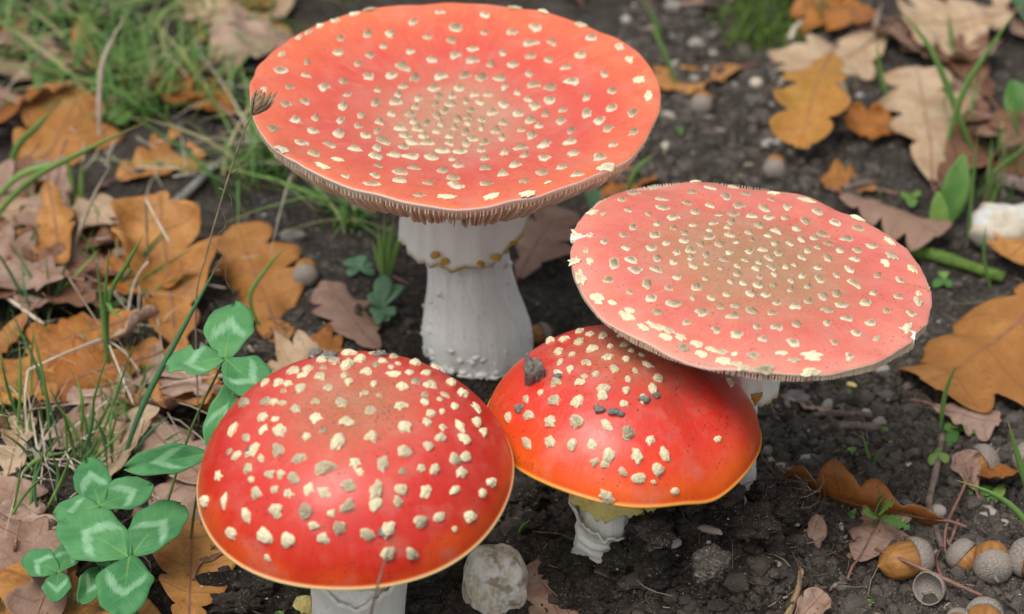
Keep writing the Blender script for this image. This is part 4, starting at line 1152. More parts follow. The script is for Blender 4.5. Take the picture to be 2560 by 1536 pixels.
blade([(-60, 560), (30, 455, 0), (110, 415, .2), (200, 405, .5)], .24, label='broad light green blade beneath the arching blade', group=GG, tone=1.0)
blade([(185, 560), (180, 470, 0), (172, 420, 0), (165, 380, 0)], .2, label='yellow-green blade standing on the pale buff leaf', group=GG, tone=.95)
blade([(200, 560), (202, 470, 0), (205, 400, 0)], .2, label='yellow-green blade beside another on the pale buff leaf', group=GG, tone=.9)
rb = random.Random(8)
fine = [((118, 800), (115, 640)), ((118, 800), (170, 645)), ((112, 790), (50, 660)), ((120, 800), (20, 600)), ((40, 700), (100, 555)), ((270, 770), (500, 612)), ((272, 770), (490, 688)), ((275, 740), (430, 560)), ((80, 1010), (85, 820)), ((40, 1120), (48, 850)), ((215, 1160), (278, 860)), ((283, 1180), (284, 1000)), ((230, 1170), (120, 985)), ((130, 1160), (75, 800)), ((200, 1110), (190, 935)), ((195, 1120), (330, 990)), ((140, 1180), (30, 1080)), ((300, 1180), (400, 1120)), ((60, 1200), (150, 1090)), ((345, 1150), (460, 1075)), ((110, 1280), (180, 1130)), ((95, 1285), (105, 1150)), ((20, 1300), (120, 1180)), ((330, 1000), (360, 900)), ((180, 1180), (250, 1090)), ((370, 980), (420, 900)), ((170, 1180), (160, 1020)), ((255, 1180), (240, 1050)), ((60, 1110), (0, 1010)), ((350, 1090), (300, 1010))]
fine += [((bx + rb.uniform(-45, 45), by + rb.uniform(-25, 25)), (tx + rb.uniform(-80, 80), ty + rb.uniform(-40, 40))) for (bx, by), (tx, ty) in fine]
for (bx, by), (tx, ty) in fine:
    mx_, my_ = (bx + tx) / 2 + rb.uniform(-18, 18), (by + ty) / 2 - rb.uniform(0, 14)
    blade([(bx, by), (mx_, my_, rb.uniform(-.3, .3)), (tx, ty, rb.uniform(-.5, .6))], rb.uniform(.07, .13), rb.choice(('grass_near', 'grass_near', 'grass_blue')), 'thin green grass blade among the leaf litter on the clover side', 'thin grass blades in the litter', tone=rb.random())
# tufts behind and beside the tall stem
for bx, by, tips in ((962, 700, ((945, 565), (962, 535), (985, 545), (1015, 560), (930, 600))),):
    for tx, ty in tips:
        blade([(bx + rb.uniform(-8, 8), by), ((bx + tx) / 2, (by + ty) / 2, .1), (tx, ty, .3)], rb.uniform(.16, .24), label='yellow-green blade in the tuft left of the tall stem', group='tuft by the tall stem', tone=rb.uniform(.7, 1))
# right side
blade([(2350, 1085), (2362, 990, 0), (2392, 905, 0)], .16, label='single green blade before the large tan-orange leaf', group='grass blades on the right', tone=.8)
blade([(2590, 1290), (2550, 1160, 0), (2520, 1055, 0)], .2, label='stout green blade beside the grey acorns', group='grass blades on the right', tone=.7)
blade([(2640, 1420), (2560, 1300, .2), (2490, 1240, .3), (2390, 1200, .4)], .2, label='green blade with a yellow end across the small clover', group='grass blades on the right', tone=.6)
blade([(2180, 1165), (2165, 1120, 0), (2155, 1080, 0)], .1, label='short green blade on bare soil below the flat cap', group='grass blades on the right', tone=.8)
blade([(2182, 1165), (2195, 1135, 0), (2210, 1118, 0)], .1, label='short forked green blade on bare soil below the flat cap', group='grass blades on the right', tone=.4)
blade([(2440, 400), (2400, 300, 0), (2330, 130, .3), (2240, 10, .8)], .26, label='long green blade fading to straw beside the pale tan leaf', group='grass blades on the right', tone=.6)
blade([(2350, 440), (2400, 250, .2), (2470, 130, .4), (2545, 20, .6)], .22, label='long green blade crossing before the pale tan leaf', group='grass blades on the right', tone=.7)
blade([(2240, 300), (2205, 200, 0), (2190, 95, .1)], .2, label='upright green blade between the pale leaves', group='grass blades on the right', tone=.7)
blade([(2390, 160), (2378, 90, 0), (2372, 30, 0)], .2, label='upright green blade before the reddish-brown leaf', group='grass blades on the right', tone=.8)
blade([(2440, 500), (2500, 420, 0), (2620, 330, .3)], .14, label='thin green blade above the white stone', group='grass blades on the right', tone=.4)
blade([(2420, 620), (2430, 480, 0), (2445, 330, .2)], .14, label='thin upright green blade before the white stone', group='grass blades on the right', tone=.5)
blade([(2480, 730), (2460, 640, 0), (2465, 560, 0)], .12, label='thin green blade at the foot of the white stone', group='grass blades on the right', tone=.6)
blade([(2185, 120), (2192, 60, 0), (2205, 5, 0)], .26, label='yellow dying blade above the pale pinkish-tan leaf', group='grass blades on the right', tone=1, mt='straw')
blade([(1650, 110), (1640, 60, 0), (1600, -10, 0)], .2, label='thin green blade behind the saucer cap', group='grass blades on the right', tone=.7)
blade([(1700, 230), (1660, 130, 0), (1625, 60, .3)], .18, label='thin green blade right of the saucer cap', group='grass blades on the right', tone=.8)
blade([(1560, 500), (1590, 430, 0), (1640, 380, .2)], .2, label='broad green blade between the two large caps', group='grass blades on the right', tone=.8)
blade([(1290, 1345), (1305, 1320, 0), (1325, 1300, 0)], .12, label='short green blade above the cream stone', group='grass blades on the right', tone=.7)

# broad green leaves of a plant on the right
def broad(base, tip, W, label, mt='clover_pale', bend=.3, z=(0, 2)):
    B_, T_ = gp(*base, z[0]), gp(*tip, z[1]); d = T_ - B_
    V = []
    for i in range(18):
        u = i / 17; w = W * .5 * (math.sin(math.pi * (u * .95 + .03)) ** .9 + .05)
        for j in range(7):
            v = -1 + j / 3
            V.append((u * d.length, v * w, .25 * abs(v) * w - bend * (u - .5) ** 2 * d.length * .5))
    R3 = frame(d, (0, -.4, 1))
    o = obj('broad_leaf', mesh('broad_leaf', np.array(V) @ np.array(R3).T, grid_faces(18, 7), [M[mt]]), loc=B_)
    solid(o, .03)
    return tag(o, label, 'leaf')
broad((2365, 570), (2410, 385), 1.0, 'broad bright green leaf standing left of the white stone', z=(-.1, 2.4))
broad((2350, 600), (2345, 480), .7, 'pale green leaf sheath at the foot of the broad green leaf', z=(-.1, 1.6))
broad((2580, 330), (2530, 200), 1.5, 'broad green leaf beside the pinkish-brown leaf', z=(.1, 1.6))
broad((2600, 60), (2530, -20), 1.4, 'bluish green leaf beyond the large pale leaf', mt='plant_blue', z=(.3, 1.8))
broad((100, 260), (150, 140), 1.2, 'light green leaf sprouting from the far grass', z=(.2, 1.5))
broad((170, 215), (95, 165), 1.0, 'light green leaf beside another in the far grass', z=(.6, 1.4))
broad((250, 190), (330, 120), 1.0, 'fresh green leaf behind the curved straw', z=(.2, 1.6))
broad((270, 300), (330, 285), .9, 'small rounded green leaf at the foot of the curved straw', z=(.5, .6))
broad((-10, 600), (40, 590), 1.1, 'green leaf lying on the dark brown curled leaf', z=(1.0, 1.2))
broad((1470, 520), (1500, 480), .9, 'bluish green leaf between the two large caps', mt='plant_blue', z=(.1, .9))

# ------------------------------------------------------------------ small seedlings
def rosette(px, py, leaves, label, mt='plant_blue', z0=.3, r=.02, cat='seedling', group=None):
    b = gh(px, py)
    e = empty('seedling', b, label, cat, group)
    top = Vector((0, 0, z0))
    obj('stem', mesh('stem', *tube([Vector((0, 0, -.15)), top], .05, 4, 6, .03), [M['stalk_green']]), e)
    for tx, ty, W, zt in leaves:
        d = gp(tx, ty, b.z + zt) - (b + top); L = d.length; V = []
        for i in range(12):
            u = i / 11; w = W * .5 * (math.sin(math.pi * min(1, u ** 1.4 * .97 + .02)) ** .7 + .12)
            for j in range(5):
                v = -1 + j / 2; V.append((u * L, v * w, .15 * abs(v) * w + .12 * L * math.sin(u * 3)))
        R3 = frame(d, (0, 0, 1))
        o = obj('leaf', mesh('leaf', np.array(V), grid_faces(12, 5), [M[mt]]), e, mtx=mtx(top, R3))
        solid(o, .03)
    return e
rosette(955, 790, [(962, 690, .62, 1.0), (922, 735, .55, .7), (1008, 715, .5, .8), (935, 790, .5, .4), (985, 790, .5, .4), (945, 812, .4, .3), (968, 805, .4, .3)], 'blue-green rosette of rounded leaves left of the tall stem')
rosette(900, 690, [(860, 655, .5, .3), (930, 660, .5, .3), (905, 640, .4, .4), (870, 690, .4, .2), (935, 690, .4, .2)], 'dark bluish low rosette behind the rounded-leaf seedling')
rosette(2490, 1245, [(2450, 1235, .5, .2), (2505, 1235, .5, .2), (2475, 1262, .4, .1)], 'yellowish small clover beside the pink leaf', 'clover_pale')
rosette(2390, 1090, [(2360, 1075, .45, .3), (2400, 1070, .5, .5), (2370, 1120, .4, .2), (2455, 1085, .5, .4), (2420, 1070, .35, .4)], 'small green seedling between the twig and the grey acorn', 'clover_pale')
rosette(2350, 1150, [(2325, 1165, .35, .2), (2340, 1125, .3, .3), (2365, 1160, .3, .3)], 'tiny green seedling beside the twig', 'clover_pale')
rosette(2505, 1230, [(2490, 1250, .35, .2), (2515, 1215, .3, .2)], 'tiny yellow-green seedling under the crossing blade', 'clover_pale')
rosette(2275, 505, [(2255, 495, .5, .3), (2300, 490, .5, .4), (2280, 520, .4, .2)], 'small green seedling beside the grey-pink arched leaf', 'clover_pale')
rosette(2360, 715, [(2335, 720, .35, .2), (2355, 680, .35, .3), (2375, 720, .3, .2)], 'small green seedling right of the flat cap', 'clover_pale')
rosette(1470, 640, [(1455, 625, .4, .2), (1490, 620, .4, .3), (1475, 660, .35, .1)], 'small green seedling behind the young red cap', 'clover_pale')
for i, (px, py) in enumerate(((2210, 1080), (2225, 1105), (2130, 1130), (2110, 1112), (2120, 985), (2425, 1230), (2420, 1425), (2170, 1510), (2100, 1270), (2130, 1290), (2510, 1345), (1345, 1256), (1390, 1500), (1830, 1495), (1725, 1500), (2200, 480), (1780, 700), (1700, 330), (1950, 180), (2010, 1225), (1230, 1520), (700, 1540))):
    rosette(px, py, [(px - 11, py - 3, .16, .12), (px + 10, py - 5, .16, .14), (px + 2, py + 8, .14, .1), (px, py - 12, .14, .15)], 'tiny bright green cotyledon sprout on the bare soil', 'clover_pale', .1, group='tiny sprouts on the soil')
# ferny seedling: three toothed leaves
b = gh(2185, 1340)
e = empty('seedling', b, 'ferny green seedling with toothed leaves over the pinkish-brown leaf', 'seedling')
obj('stem', mesh('stem', *tube([Vector((0, 0, -.1)), Vector((0, 0, .9))], .05, 5, 6, .04), [M['stalk_green']]), e)
for tx, ty, zt in ((2235, 1262, 1.6), (2160, 1285, 1.2), (2270, 1325, .9), (2210, 1245, 1.8)):
    d = gp(tx, ty, b.z + zt) - (b + Vector((0, 0, .85))); L = d.length; V = []; nn = 22
    for i in range(nn):
        u = i / (nn - 1); w = .17 * (.4 + math.sin(math.pi * min(1, u ** 1.3))) * (1.3 if i % 3 == 1 else .45)
        for j in (-1, -.4, 0, .4, 1): V.append((u * L + .08 * abs(j), j * w, .1 * abs(j) * w + .1 * L * math.sin(u * 2.6)))
    o = obj('leaf', mesh('leaf', np.array(V), grid_faces(nn, 5), [M['clover_pale']], smooth=False), e, mtx=mtx((0, 0, .85), frame(d, (0, -.3, 1))))
    solid(o, .02)

# ------------------------------------------------------------------ dry straws and the dead seed head
def straw(pts, r, label, mt='straw', r2=None, name='straw', cat='straw', group=None):
    """pts (px,py,z cm above z=0)"""
    P = [gp(x, y, z) for x, y, z in pts]
    b = P[0]
    o = obj(name, mesh(name, *tube([p - b for p in P], r, 18, 6, r2, .08, BL), [M[mt]]), loc=b)
    return tag(o, label, cat, group)
blade([(250, 355), (248, 240, 0), (262, 140, .1), (322, 25, .5)], .2, 'straw', 'pale curved dry blade standing in the far grass', None, .5, cat='straw', name='straw')
blade([(265, 420), (275, 380, 0), (297, 340, 0)], .12, 'straw', 'short dry blade below the arching green blade', None, .5, cat='straw', name='straw')
blade([(170, 700), (185, 620, 0), (230, 500, .2), (275, 415, .3)], .15, 'straw', 'tall buff straw rising behind the dark brown leaf', None, .5, cat='straw', name='straw')
blade([(10, 440), (60, 470, 0), (110, 540, -.5), (150, 612, -1.2)], .2, 'straw', 'broad bent straw over the dark brown leaf', None, .5, cat='straw', name='straw')
straw([(370, 725, .3), (368, 600, 2.2), (363, 498, 3.8)], .05, 'dark dry stalk before the standing orange leaf', 'straw_dark')
straw([(363, 496, 3.8), (395, 555, 3.2), (423, 606, 2.7)], .045, 'white broken straw hanging from the dark dry stalk')
straw([(318, 790, .6), (332, 720, 1.5), (350, 680, 2.1), (370, 655, 2.5)], .04, 'thin curved straw before the standing orange leaf')
straw([(-20, 715, 1.2), (45, 765, 1.2), (110, 812, 1.1)], .07, 'thick pale straw pointing at the rusty leaf')
straw([(70, 926, 2.0), (160, 885, 2.2), (255, 847, 2.3)], .05, 'pale straw bent at an angle over the rusty rolled leaf')
straw([(70, 926, 2.0), (62, 1000, 1.4), (72, 1090, .7), (98, 1165, .1)], .04, 'thin white straw dropping from the bent straw')
straw([(272, 860, 2.0), (300, 930, 1.5), (336, 1016, .8)], .04, 'thin white straw hanging under the grass tuft')
straw([(265, 848, 2.1), (310, 880, 1.8), (350, 930, 1.2)], .04, 'buff straw curving away under the grass tuft')
straw([(250, 815, 2.3), (220, 770, 2.7), (172, 695, 3.4)], .03, 'thin brown dry stem poking out of the grass tuft', 'straw_dark')
straw([(305, 880, .9), (312, 970, .8), (313, 1090, .3)], .05, 'pale straw standing below the grass tuft')
rt = random.Random(5)
for k in range(80):
    x, y = rt.uniform(-20, 560), rt.uniform(300, 1240); a = rt.uniform(0, 6.28); l = rt.uniform(30, 120)
    p0 = gh(x, y, .4)
    straw([(x, y, p0.z), (x + math.cos(a) * l * .5 + rt.uniform(-8, 8), y + math.sin(a) * l * .35, p0.z + rt.uniform(.1, .5)), (x + math.cos(a) * l, y + math.sin(a) * l * .7, p0.z + rt.uniform(-.1, .3))], rt.uniform(.018, .035), 'short dry straw lying in the leaf litter on the clover side', group='short straws in the litter')
# dead flower stalk leaning against the saucer cap
ys = -7.2
P = [at_y(x, y, ys + d) for x, y, d in ((478, 870, .2), (490, 760, .1), (515, 640, 0), (548, 520, -.1), (585, 400, -.3), (618, 310, -.5), (633, 285, -.6))]
P[0].z = h1(P[0].x, P[0].y) - .1
e = empty('dead_flower', P[0], 'dead brown flower stalk with a dry seed head before the saucer cap edge', 'dead flower')
st = obj('stalk', mesh('stalk', *tube([p - P[0] for p in P], .034, 40, 6, .026, .2, 4), [M['straw_dark']]), e)
hd = P[-1] - P[0]
ax = (at_y(668, 232, ys - .6) - P[-1]).normalized()
R3 = frame(ax, (0, -1, .3))
for k in range(13):
    a = math.tau * k / 13; V = []; L = rt.uniform(.65, 1.05)
    for i in range(8):
        u = i / 7; w = .1 * math.sin(math.pi * min(1, u * .9 + .12)); rr = .06 + .3 * math.sin(min(u * 1.5, 1.5)) * (1 if u < .6 else 1 - .35 * (u - .6))
        for j in (-1, 0, 1):
            an = a + j * w / max(rr, .08)
            V.append((u * L, rr * math.cos(an), rr * math.sin(an)))
    o = obj('bract', mesh('bract', V, grid_faces(8, 3), [M['straw_dark'] if k % 3 else M['stick_tan']]), e, mtx=mtx(hd, R3))
    solid(o, .015)
for pts in (((590, 425), (572, 440), (580, 465)), ((548, 470), (575, 490), (580, 525)), ((548, 510), (565, 560), (545, 585)), ((520, 600), (560, 640), (565, 700), (578, 725))):
    Q = [at_y(x, y, ys) for x, y in pts]
    obj('tendril', mesh('tendril', *tube([q - P[0] for q in Q], .016, 12, 5, .01), [M['straw_dark']]), e)
# blade standing close to the lens before the rounded cap
blade([(905, 1800), (918, 1600, -1.98), (935, 1500, -2.82), (965, 1395, -2.82), (990, 1325, -2.72)], .07, 'straw_dark', 'thin brown dry blade in front of the rounded red cap', None, .3, cat='straw', name='straw')

# ------------------------------------------------------------------ acorns
def lathe_x(prof, nth=24, wob=.0, seed=0):
    V = []
    for x, r in prof:
        for j in range(nth):
            a = math.tau * j / nth
            q = r * (1 + wob * 2 * float(vn(math.cos(a) * 2 + x * 2, math.sin(a) * 2 + seed, seed)))
            V.append((x, q * math.cos(a), q * math.sin(a)))
    return V, grid_faces(len(prof), nth, True) + [tuple(range(nth - 1, -1, -1)), tuple((len(prof) - 1) * nth + j for j in range(nth))]
def arc(n, x0, x1, r, p=.5):
    return [(x0 + (x1 - x0) * (1 - math.cos(math.pi / 2 * i / n)), r * math.sin(math.pi / 2 * i / n) ** (2 * p)) for i in range(1, n + 1)]
cupm = mesh('cup', *lathe_x([(-.42, .05), (-.42, .2), (-.36, .42), (-.26, .58), (-.08, .72), (.12, .79), (.3, .8), (.34, .77), (.34, .7)], 26, .04, 3), [M['cup']])
nutm = mesh('nut', *lathe_x([(.0, .55), (.3, .69), (.6, .74), (.95, .72), (1.25, .62), (1.5, .42), (1.62, .2), (1.68, .07), (1.76, .04)], 26, .01, 4), [M['nut']])
cupo = mesh('cup', *[(lambda vf: (vf[0], vf[1]))(lathe_x([(-.42, .05), (-.4, .3), (-.26, .55), (-.04, .72), (.25, .8), (.45, .78), (.44, .73), (.25, .72), (-.02, .62), (-.2, .4), (-.26, .05)], 26, .05, 5))][0], [M['cup']])
stm = mesh('stalk', *tube([Vector((-.38, 0, 0)), Vector((-.55, .03, 0)), Vector((-.7, .1, .04))], .1, 6, 6, .06), [M['twig']])
def acorn(cpx, dirpx, s, label, nut=True, z=None, up=0.0, out=1.0, group='acorns'):
    """cpx: pixel of the cup middle; dirpx: pixel towards which the nut points"""
    c = gh(*cpx, .62 * s) if z is None else gp(*cpx, z)
    t = gp(*dirpx, c.z + up); R3 = frame(t - c, (0, 0, 1)) @ Matrix.Rotation(random.uniform(0, 6), 3, 'X')
    b = Vector((c.x, c.y, c.z))
    e = empty('acorn' if nut else 'acorn_cup', b, label, 'acorn' if nut else 'acorn cup', group)
    cu = obj('cup', cupm if nut else cupo, e, mtx=mtx((0, 0, 0), R3, (s, s, s)))
    obj('stalk', stm, cu)
    if nut:
        obj('nut', nutm, e, mtx=mtx((0, 0, 0), R3, (s * out, s * .96, s * .96)))
    return e
acorn((2302, 1392), (2200, 1415), .84, 'large acorn with orange-brown nut and grey cup below the pinkish leaf')
acorn((2395, 1380), (2440, 1420), .7, 'small acorn with its nut barely out of the cup beside the reddish stem', up=-.3, out=.7)
acorn((2485, 1425), (2470, 1340), .8, 'acorn lying cup first with an orange nut behind', up=.1, out=.8)
acorn((2550, 1390), (2640, 1420), .8, 'dark grey acorn cup beside the acorn lying cup first')
acorn((2330, 1468), (2262, 1505), .66, 'empty acorn cup with its brown hollow open', nut=False, up=.75)
acorn((2462, 1530), (2450, 1640), .76, 'grey acorn cup at the end of the thin stalk')
acorn((2398, 1545), (2380, 1640), .52, 'grey-brown acorn cup below the empty cup')
acorn((2470, 1145), (2400, 1190), .72, 'grey round acorn behind the small pink leaf', up=-.4)
acorn((2560, 1140), (2640, 1180), .72, 'grey acorn partly hidden by the stout green blade')
acorn((527, 982), (527, 1080), .55, 'grey acorn cup under the tall clover', up=-.4)
acorn((762, 695), (770, 620), .6, 'grey acorn with a pale end beside the tan-orange leaf')
acorn((62, 820), (10, 850), .6, 'blurred brown acorn left of the rusty leaf')
acorn((1752, 268), (1765, 200), .58, 'dark round acorn on the bare soil right of the saucer cap')
acorn((1935, 428), (1950, 350), .56, 'pale beige acorn above the flat cap')
acorn((1362, 832), (1330, 840), .5, 'bluish grey acorn behind the young red cap')

# ------------------------------------------------------------------ twigs and sticks
def stick(pts, r, label, mt='twig', r2=None, name='twig', knob=.18, cat='twig'):
    P = [gh(x, y, r * .7 + dz) for x, y, dz in pts]; b = P[0]
    o = obj(name, mesh(name, *tube([p - b for p in P], r, 26, 8, r2, knob, len(label)), [M[mt]]), loc=b)
    return tag(o, label, cat)
stick([(2358, 1085, .2), (2340, 1180, .2), (2322, 1260, .2), (2335, 1310, .2), (2356, 1370, .2)], .12, 'pale reddish-grey twig running past the curled rusty leaf', 'twig', .1)
stick([(2430, 1170, .8), (2400, 1240, .7), (2368, 1310, .6), (2362, 1370, .3), (2375, 1392, .2)], .045, 'thin reddish leaf stalk curving down to the small acorn', 'twig_red')
stick([(2188, 1373, .9), (2260, 1402, .9), (2340, 1438, .8), (2455, 1490, .5)], .06, 'straight reddish acorn stalk lying across the large acorn', 'twig_red')
stick([(2355, 1370, .2), (2342, 1400, .3), (2352, 1440, .3), (2375, 1500, .1)], .05, 'bent reddish acorn stalk beside the empty cup', 'twig_red')
stick([(2395, 1300, .4), (2380, 1345, .3), (2370, 1365, .2)], .05, 'short reddish stalk forking from the small acorn', 'twig_red')
stick([(1955, 1570, .1), (1990, 1490, .3), (2003, 1425, .5)], .13, 'split tan stick leaning on the soil mound', 'stick_tan', .09)
stick([(2270, 625, .1), (2340, 640, .1), (2420, 665, .1), (2510, 695, .1)], .28, 'mossy grey stick behind the large tan-orange leaf', 'moss', .2)
stick([(2470, 440, .1), (2520, 455, .2), (2640, 480, .2)], .3, 'thick grey-green stick above the white stone', 'twig', .3)
stick([(420, 520, .1), (470, 480, .2), (530, 420, .2), (570, 395, .2)], .18, 'lichened grey stick beyond the standing orange leaf', 'stone_grey', .14)
stick([(-20, 530, .2), (60, 560, .2), (110, 580, .2)], .16, 'dark grey stick under the pale buff leaf', 'twig')
stick([(300, 1150, .1), (302, 1090, .6), (315, 1045, .9)], .06, 'dark red curved shoot among the grass', 'twig_red')
stick([(890, 650, .2), (960, 680, .2), (1020, 710, .2)], .04, 'thin red runner stem left of the tall stem', 'twig_red')
stick([(2110, 470, .2), (2150, 460, .2), (2190, 455, .2)], .08, 'thin dark twig behind the flat cap')
stick([(1890, 1310, .1), (1880, 1335, .1), (1868, 1350, .1)], .07, 'short reddish wood bit on the soil mound', 'twig_red')
stick([(1830, 1280, .1), (1850, 1310, .1), (1866, 1345, .1)], .06, 'short grey wood sliver on the soil mound')
stick([(1820, 1475, .1), (1830, 1440, .1), (1850, 1410, .1)], .1, 'brown wood splinter on the soil mound')
stick([(2120, 1395, .1), (2140, 1375, .1), (2160, 1355, .1)], .1, 'grey-tan wood chip beside the pinkish-brown leaf', 'stick_tan')
stick([(2030, 1040, .1), (2090, 1035, .1), (2180, 1040, .1)], .13, 'dark weathered wood strip below the flat cap')
stick([(2050, 1075, .1), (2120, 1065, .1), (2200, 1070, .1)], .14, 'second dark weathered wood strip below the flat cap')
stick([(34, 1400, .2), (38, 1365, .8), (40, 1345, 1.0)], .06, 'upright red-brown stub beside the smallest clover', 'twig_red')
stick([(1975, 100, .2), (1990, 70, .2), (2030, 40, .2)], .16, 'pale grey bark sliver before the moss', 'straw')
stick([(1700, 1470, .05), (1645, 1490, .05), (1560, 1480, .05)], .025, 'thin pale root lying on dark soil below the young cap', 'straw', .015, 'root', cat='root')
stick([(1790, 1450, .05), (1755, 1500, .05), (1700, 1480, .05)], .02, 'thin pale forked root on the dark soil', 'straw', .012, 'root', cat='root')
stick([(1310, 1390, .1), (1350, 1393, .1), (1400, 1397, .1)], .025, 'short pale rootlet above the pinkish leaf', 'straw', .02, 'root', cat='root')

# ------------------------------------------------------------------ stones
def rock_mesh(rx, ry, rz, seed, rough=.16, nu=26, nv=34, flat=0.0):
    V = []
    for i in range(nu + 1):
        ph = math.pi * i / nu
        for j in range(nv):
            th = math.tau * j / nv
            d = np.array((math.sin(ph) * math.cos(th), math.sin(ph) * math.sin(th), math.cos(ph)))
            n = float(vn(d[0] * 1.6 + seed, d[1] * 1.6 + d[2] * 1.1, seed)) + .5 * float(vn(d[0] * 4 + seed, d[1] * 4 + d[2] * 3, seed + 1)) + .25 * float(vn(d[0] * 9 + seed, d[2] * 9 + d[1] * 6, seed + 2))
            k = 1 + rough * 2 * n
            q = np.sign(d) * np.abs(d) ** (1 - flat)
            V.append((q[0] * rx * k, q[1] * ry * k, q[2] * rz * k))
    return V, grid_faces(nu + 1, nv, True)
def stone(px, py, r3, label, mt, seed, rough=.16, flat=.1, sink=.25, name='stone', cat='stone', rotz=0, group=None, nu=26):
    b = gh(px, py); b.z += r3[2] * (1 - sink * 2)
    o = obj(name, mesh(name, *rock_mesh(*r3, seed, rough, nu, int(nu * 1.3), flat), [M[mt]]), loc=b, rot=(0, 0, rotz))
    return tag(o, label, cat, group)
stone(1238, 1500, (.98, .8, 1.45), 'upright wrinkled cream stone with brown stains beside the rounded red cap', 'stone_cream', 4, .07, .12, .28)
stone(2510, 600, (1.3, 1.0, .95), 'large white and buff stone behind the large tan-orange leaf', 'stone_white', 9, .16, .1)
stone(1890, 215, (.28, .26, .24), 'pale round pebble left of the yellow-orange leaf', 'stone_white', 3, .05, 0)
stone(1680, 25, (.42, .3, .26), 'white pebble beyond the saucer cap', 'pebble', 5)
stone(1740, 115, (.34, .3, .22), 'white pebble on the bare soil right of the saucer cap', 'pebble', 7)
stone(1668, 375, (.26, .24, .24), 'rounded pale pebble between the two large caps', 'stone_white', 8)
stone(1880, 255, (.3, .24, .18), 'grey-white pebble under the pale round pebble', 'pebble', 11)
stone(730, 600, (.45, .35, .28), 'pale grey stone beneath the grass by the tall stem', 'pebble', 12)
stone(2163, 1034, (.2, .13, .11), 'smooth white seed-like pebble below the flat cap', 'stone_white', 13, .04, 0)
stone(2128, 965, (.2, .1, .09), 'pale yellow-green seed husk below the flat cap', 'yellow', 14, .04, 0, name='seed_husk', cat='seed', rotz=-.5)
stone(2272, 1170, (.13, .12, .11), 'small cream pebble near the curled rusty leaf', 'stone_white', 15)
stone(2160, 995, (.3, .2, .14), 'flat grey wood-like chip below the flat cap', 'chip', 16, .1, .3, rotz=.9)
stone(1990, 1000, (.45, .3, .2), 'grey-green lichen lump below the flat cap', 'stone_grey', 18)
rp = random.Random(21)
for k in range(210):
    z_ = rp.random()
    if z_ < .45: px, py = rp.uniform(1550, 2150), rp.uniform(0, 440)
    elif z_ < .85: px, py = rp.uniform(1900, 2560), rp.uniform(880, 1330)
    else: px, py = rp.uniform(1300, 2200), rp.uniform(1300, 1530)
    s = .05 + .2 * rp.random() ** 2.4
    stone(px, py, (s * rp.uniform(.9, 1.5), s, s * rp.uniform(.6, .9)), 'small pale pebble half sunk in the dark soil', 'pebble', 30 + k, .14, .1, .3, name='pebble', cat='pebble', rotz=rp.uniform(0, 3), group='small pebbles on the soil', nu=9)
for k in range(90):
    px, py = rp.choice(((rp.uniform(1900, 2500), rp.uniform(900, 1350)), (rp.uniform(1550, 2100), rp.uniform(50, 430)), (rp.uniform(1350, 2100), rp.uniform(1280, 1520))))
    s = rp.uniform(.08, .22)
    stone(px, py, (s * rp.uniform(1.4, 2.6), s * .6, s * .35), 'weathered flat wood chip on the dark soil', 'chip', 300 + k,   .3, .3, .25, name='wood_chip', cat='wood chip', rotz=rp.uniform(0, 3.1), group='wood chips on the soil', nu=8)

# ------------------------------------------------------------------ soil clods
def clod(p, r3, label, seed, group=None, nu=30, mt='crumb'):
    V, f = rock_mesh(*r3, seed, .3, nu, int(nu * 1.3), .05)
    V = np.array(V)
    V *= (1 + .24 * vn(V[:, 0] * 6 + seed, V[:, 1] * 6 + V[:, 2] * 5, seed) + .2 * vn(V[:, 0] * 16, V[:, 2] * 16 + V[:, 1] * 9, seed))[:, None]
    return tag(obj('soil_clod', mesh('soil_clod', V, f, [M[mt]], {'wet': [float(wetness(p.x, p.y)) * (1 if p.z < 3 else 0)] * len(V)}, smooth=mt != 'crumb'), loc=p), label, 'soil', group)
for k, (px, py, s) in enumerate(((1640, 1350, .5), (1720, 1290, .75), (1800, 1270, .6), (1880, 1330, .7), (1950, 1280, .6), (1990, 1250, .45), (1700, 1400, .6), (1780, 1430, .5), (1600, 1460, .55), (1440, 1420, .45), (1420, 1470, .5), (1350, 1330, .6), (1600, 1400, .35), (1900, 1420, .55), (1850, 1500, .5), (1700, 1500, .5), (1480, 1530, .55), (1130, 1440, .5), (1080, 1480, .5), (640, 1480, .45), (590, 1520, .5), (1085, 930, .5), (1140, 955, .45), (1200, 968, .5), (1265, 955, .45), (1320, 925, .5), (1050, 890, .5), (1580, 1440, .5), (1545, 1465, .4), (1620, 1400, .45), (1330, 1240, .5), (1360, 1440, .35))):
    c_ = gh(px, py)
    clod(c_ + Vector((0, 0, s * .35)), (s * rp.uniform(1.0, 1.5), s * rp.uniform(.9, 1.2), s * rp.uniform(.55, .8)), 'dark crumbly clod of soil pushed up around the mushroom stems', 500 + k, 'soil clods round the stems')
for k, (dx, dy, s) in enumerate(((-1.5, -1.3, .5), (-.8, -1.85, .55), (.1, -2.0, .5), (.9, -1.8, .55), (1.6, -1.2, .5))):
    clod(Vector((baseA.x + dx, baseA.y + dy, h1(baseA.x + dx, baseA.y + dy) + s * .25)), (s * 1.2, s * .8, s * .75), 'dark crumbly clod of soil heaped against the tall stem', 640 + k, 'soil clods against the tall stem', 30)
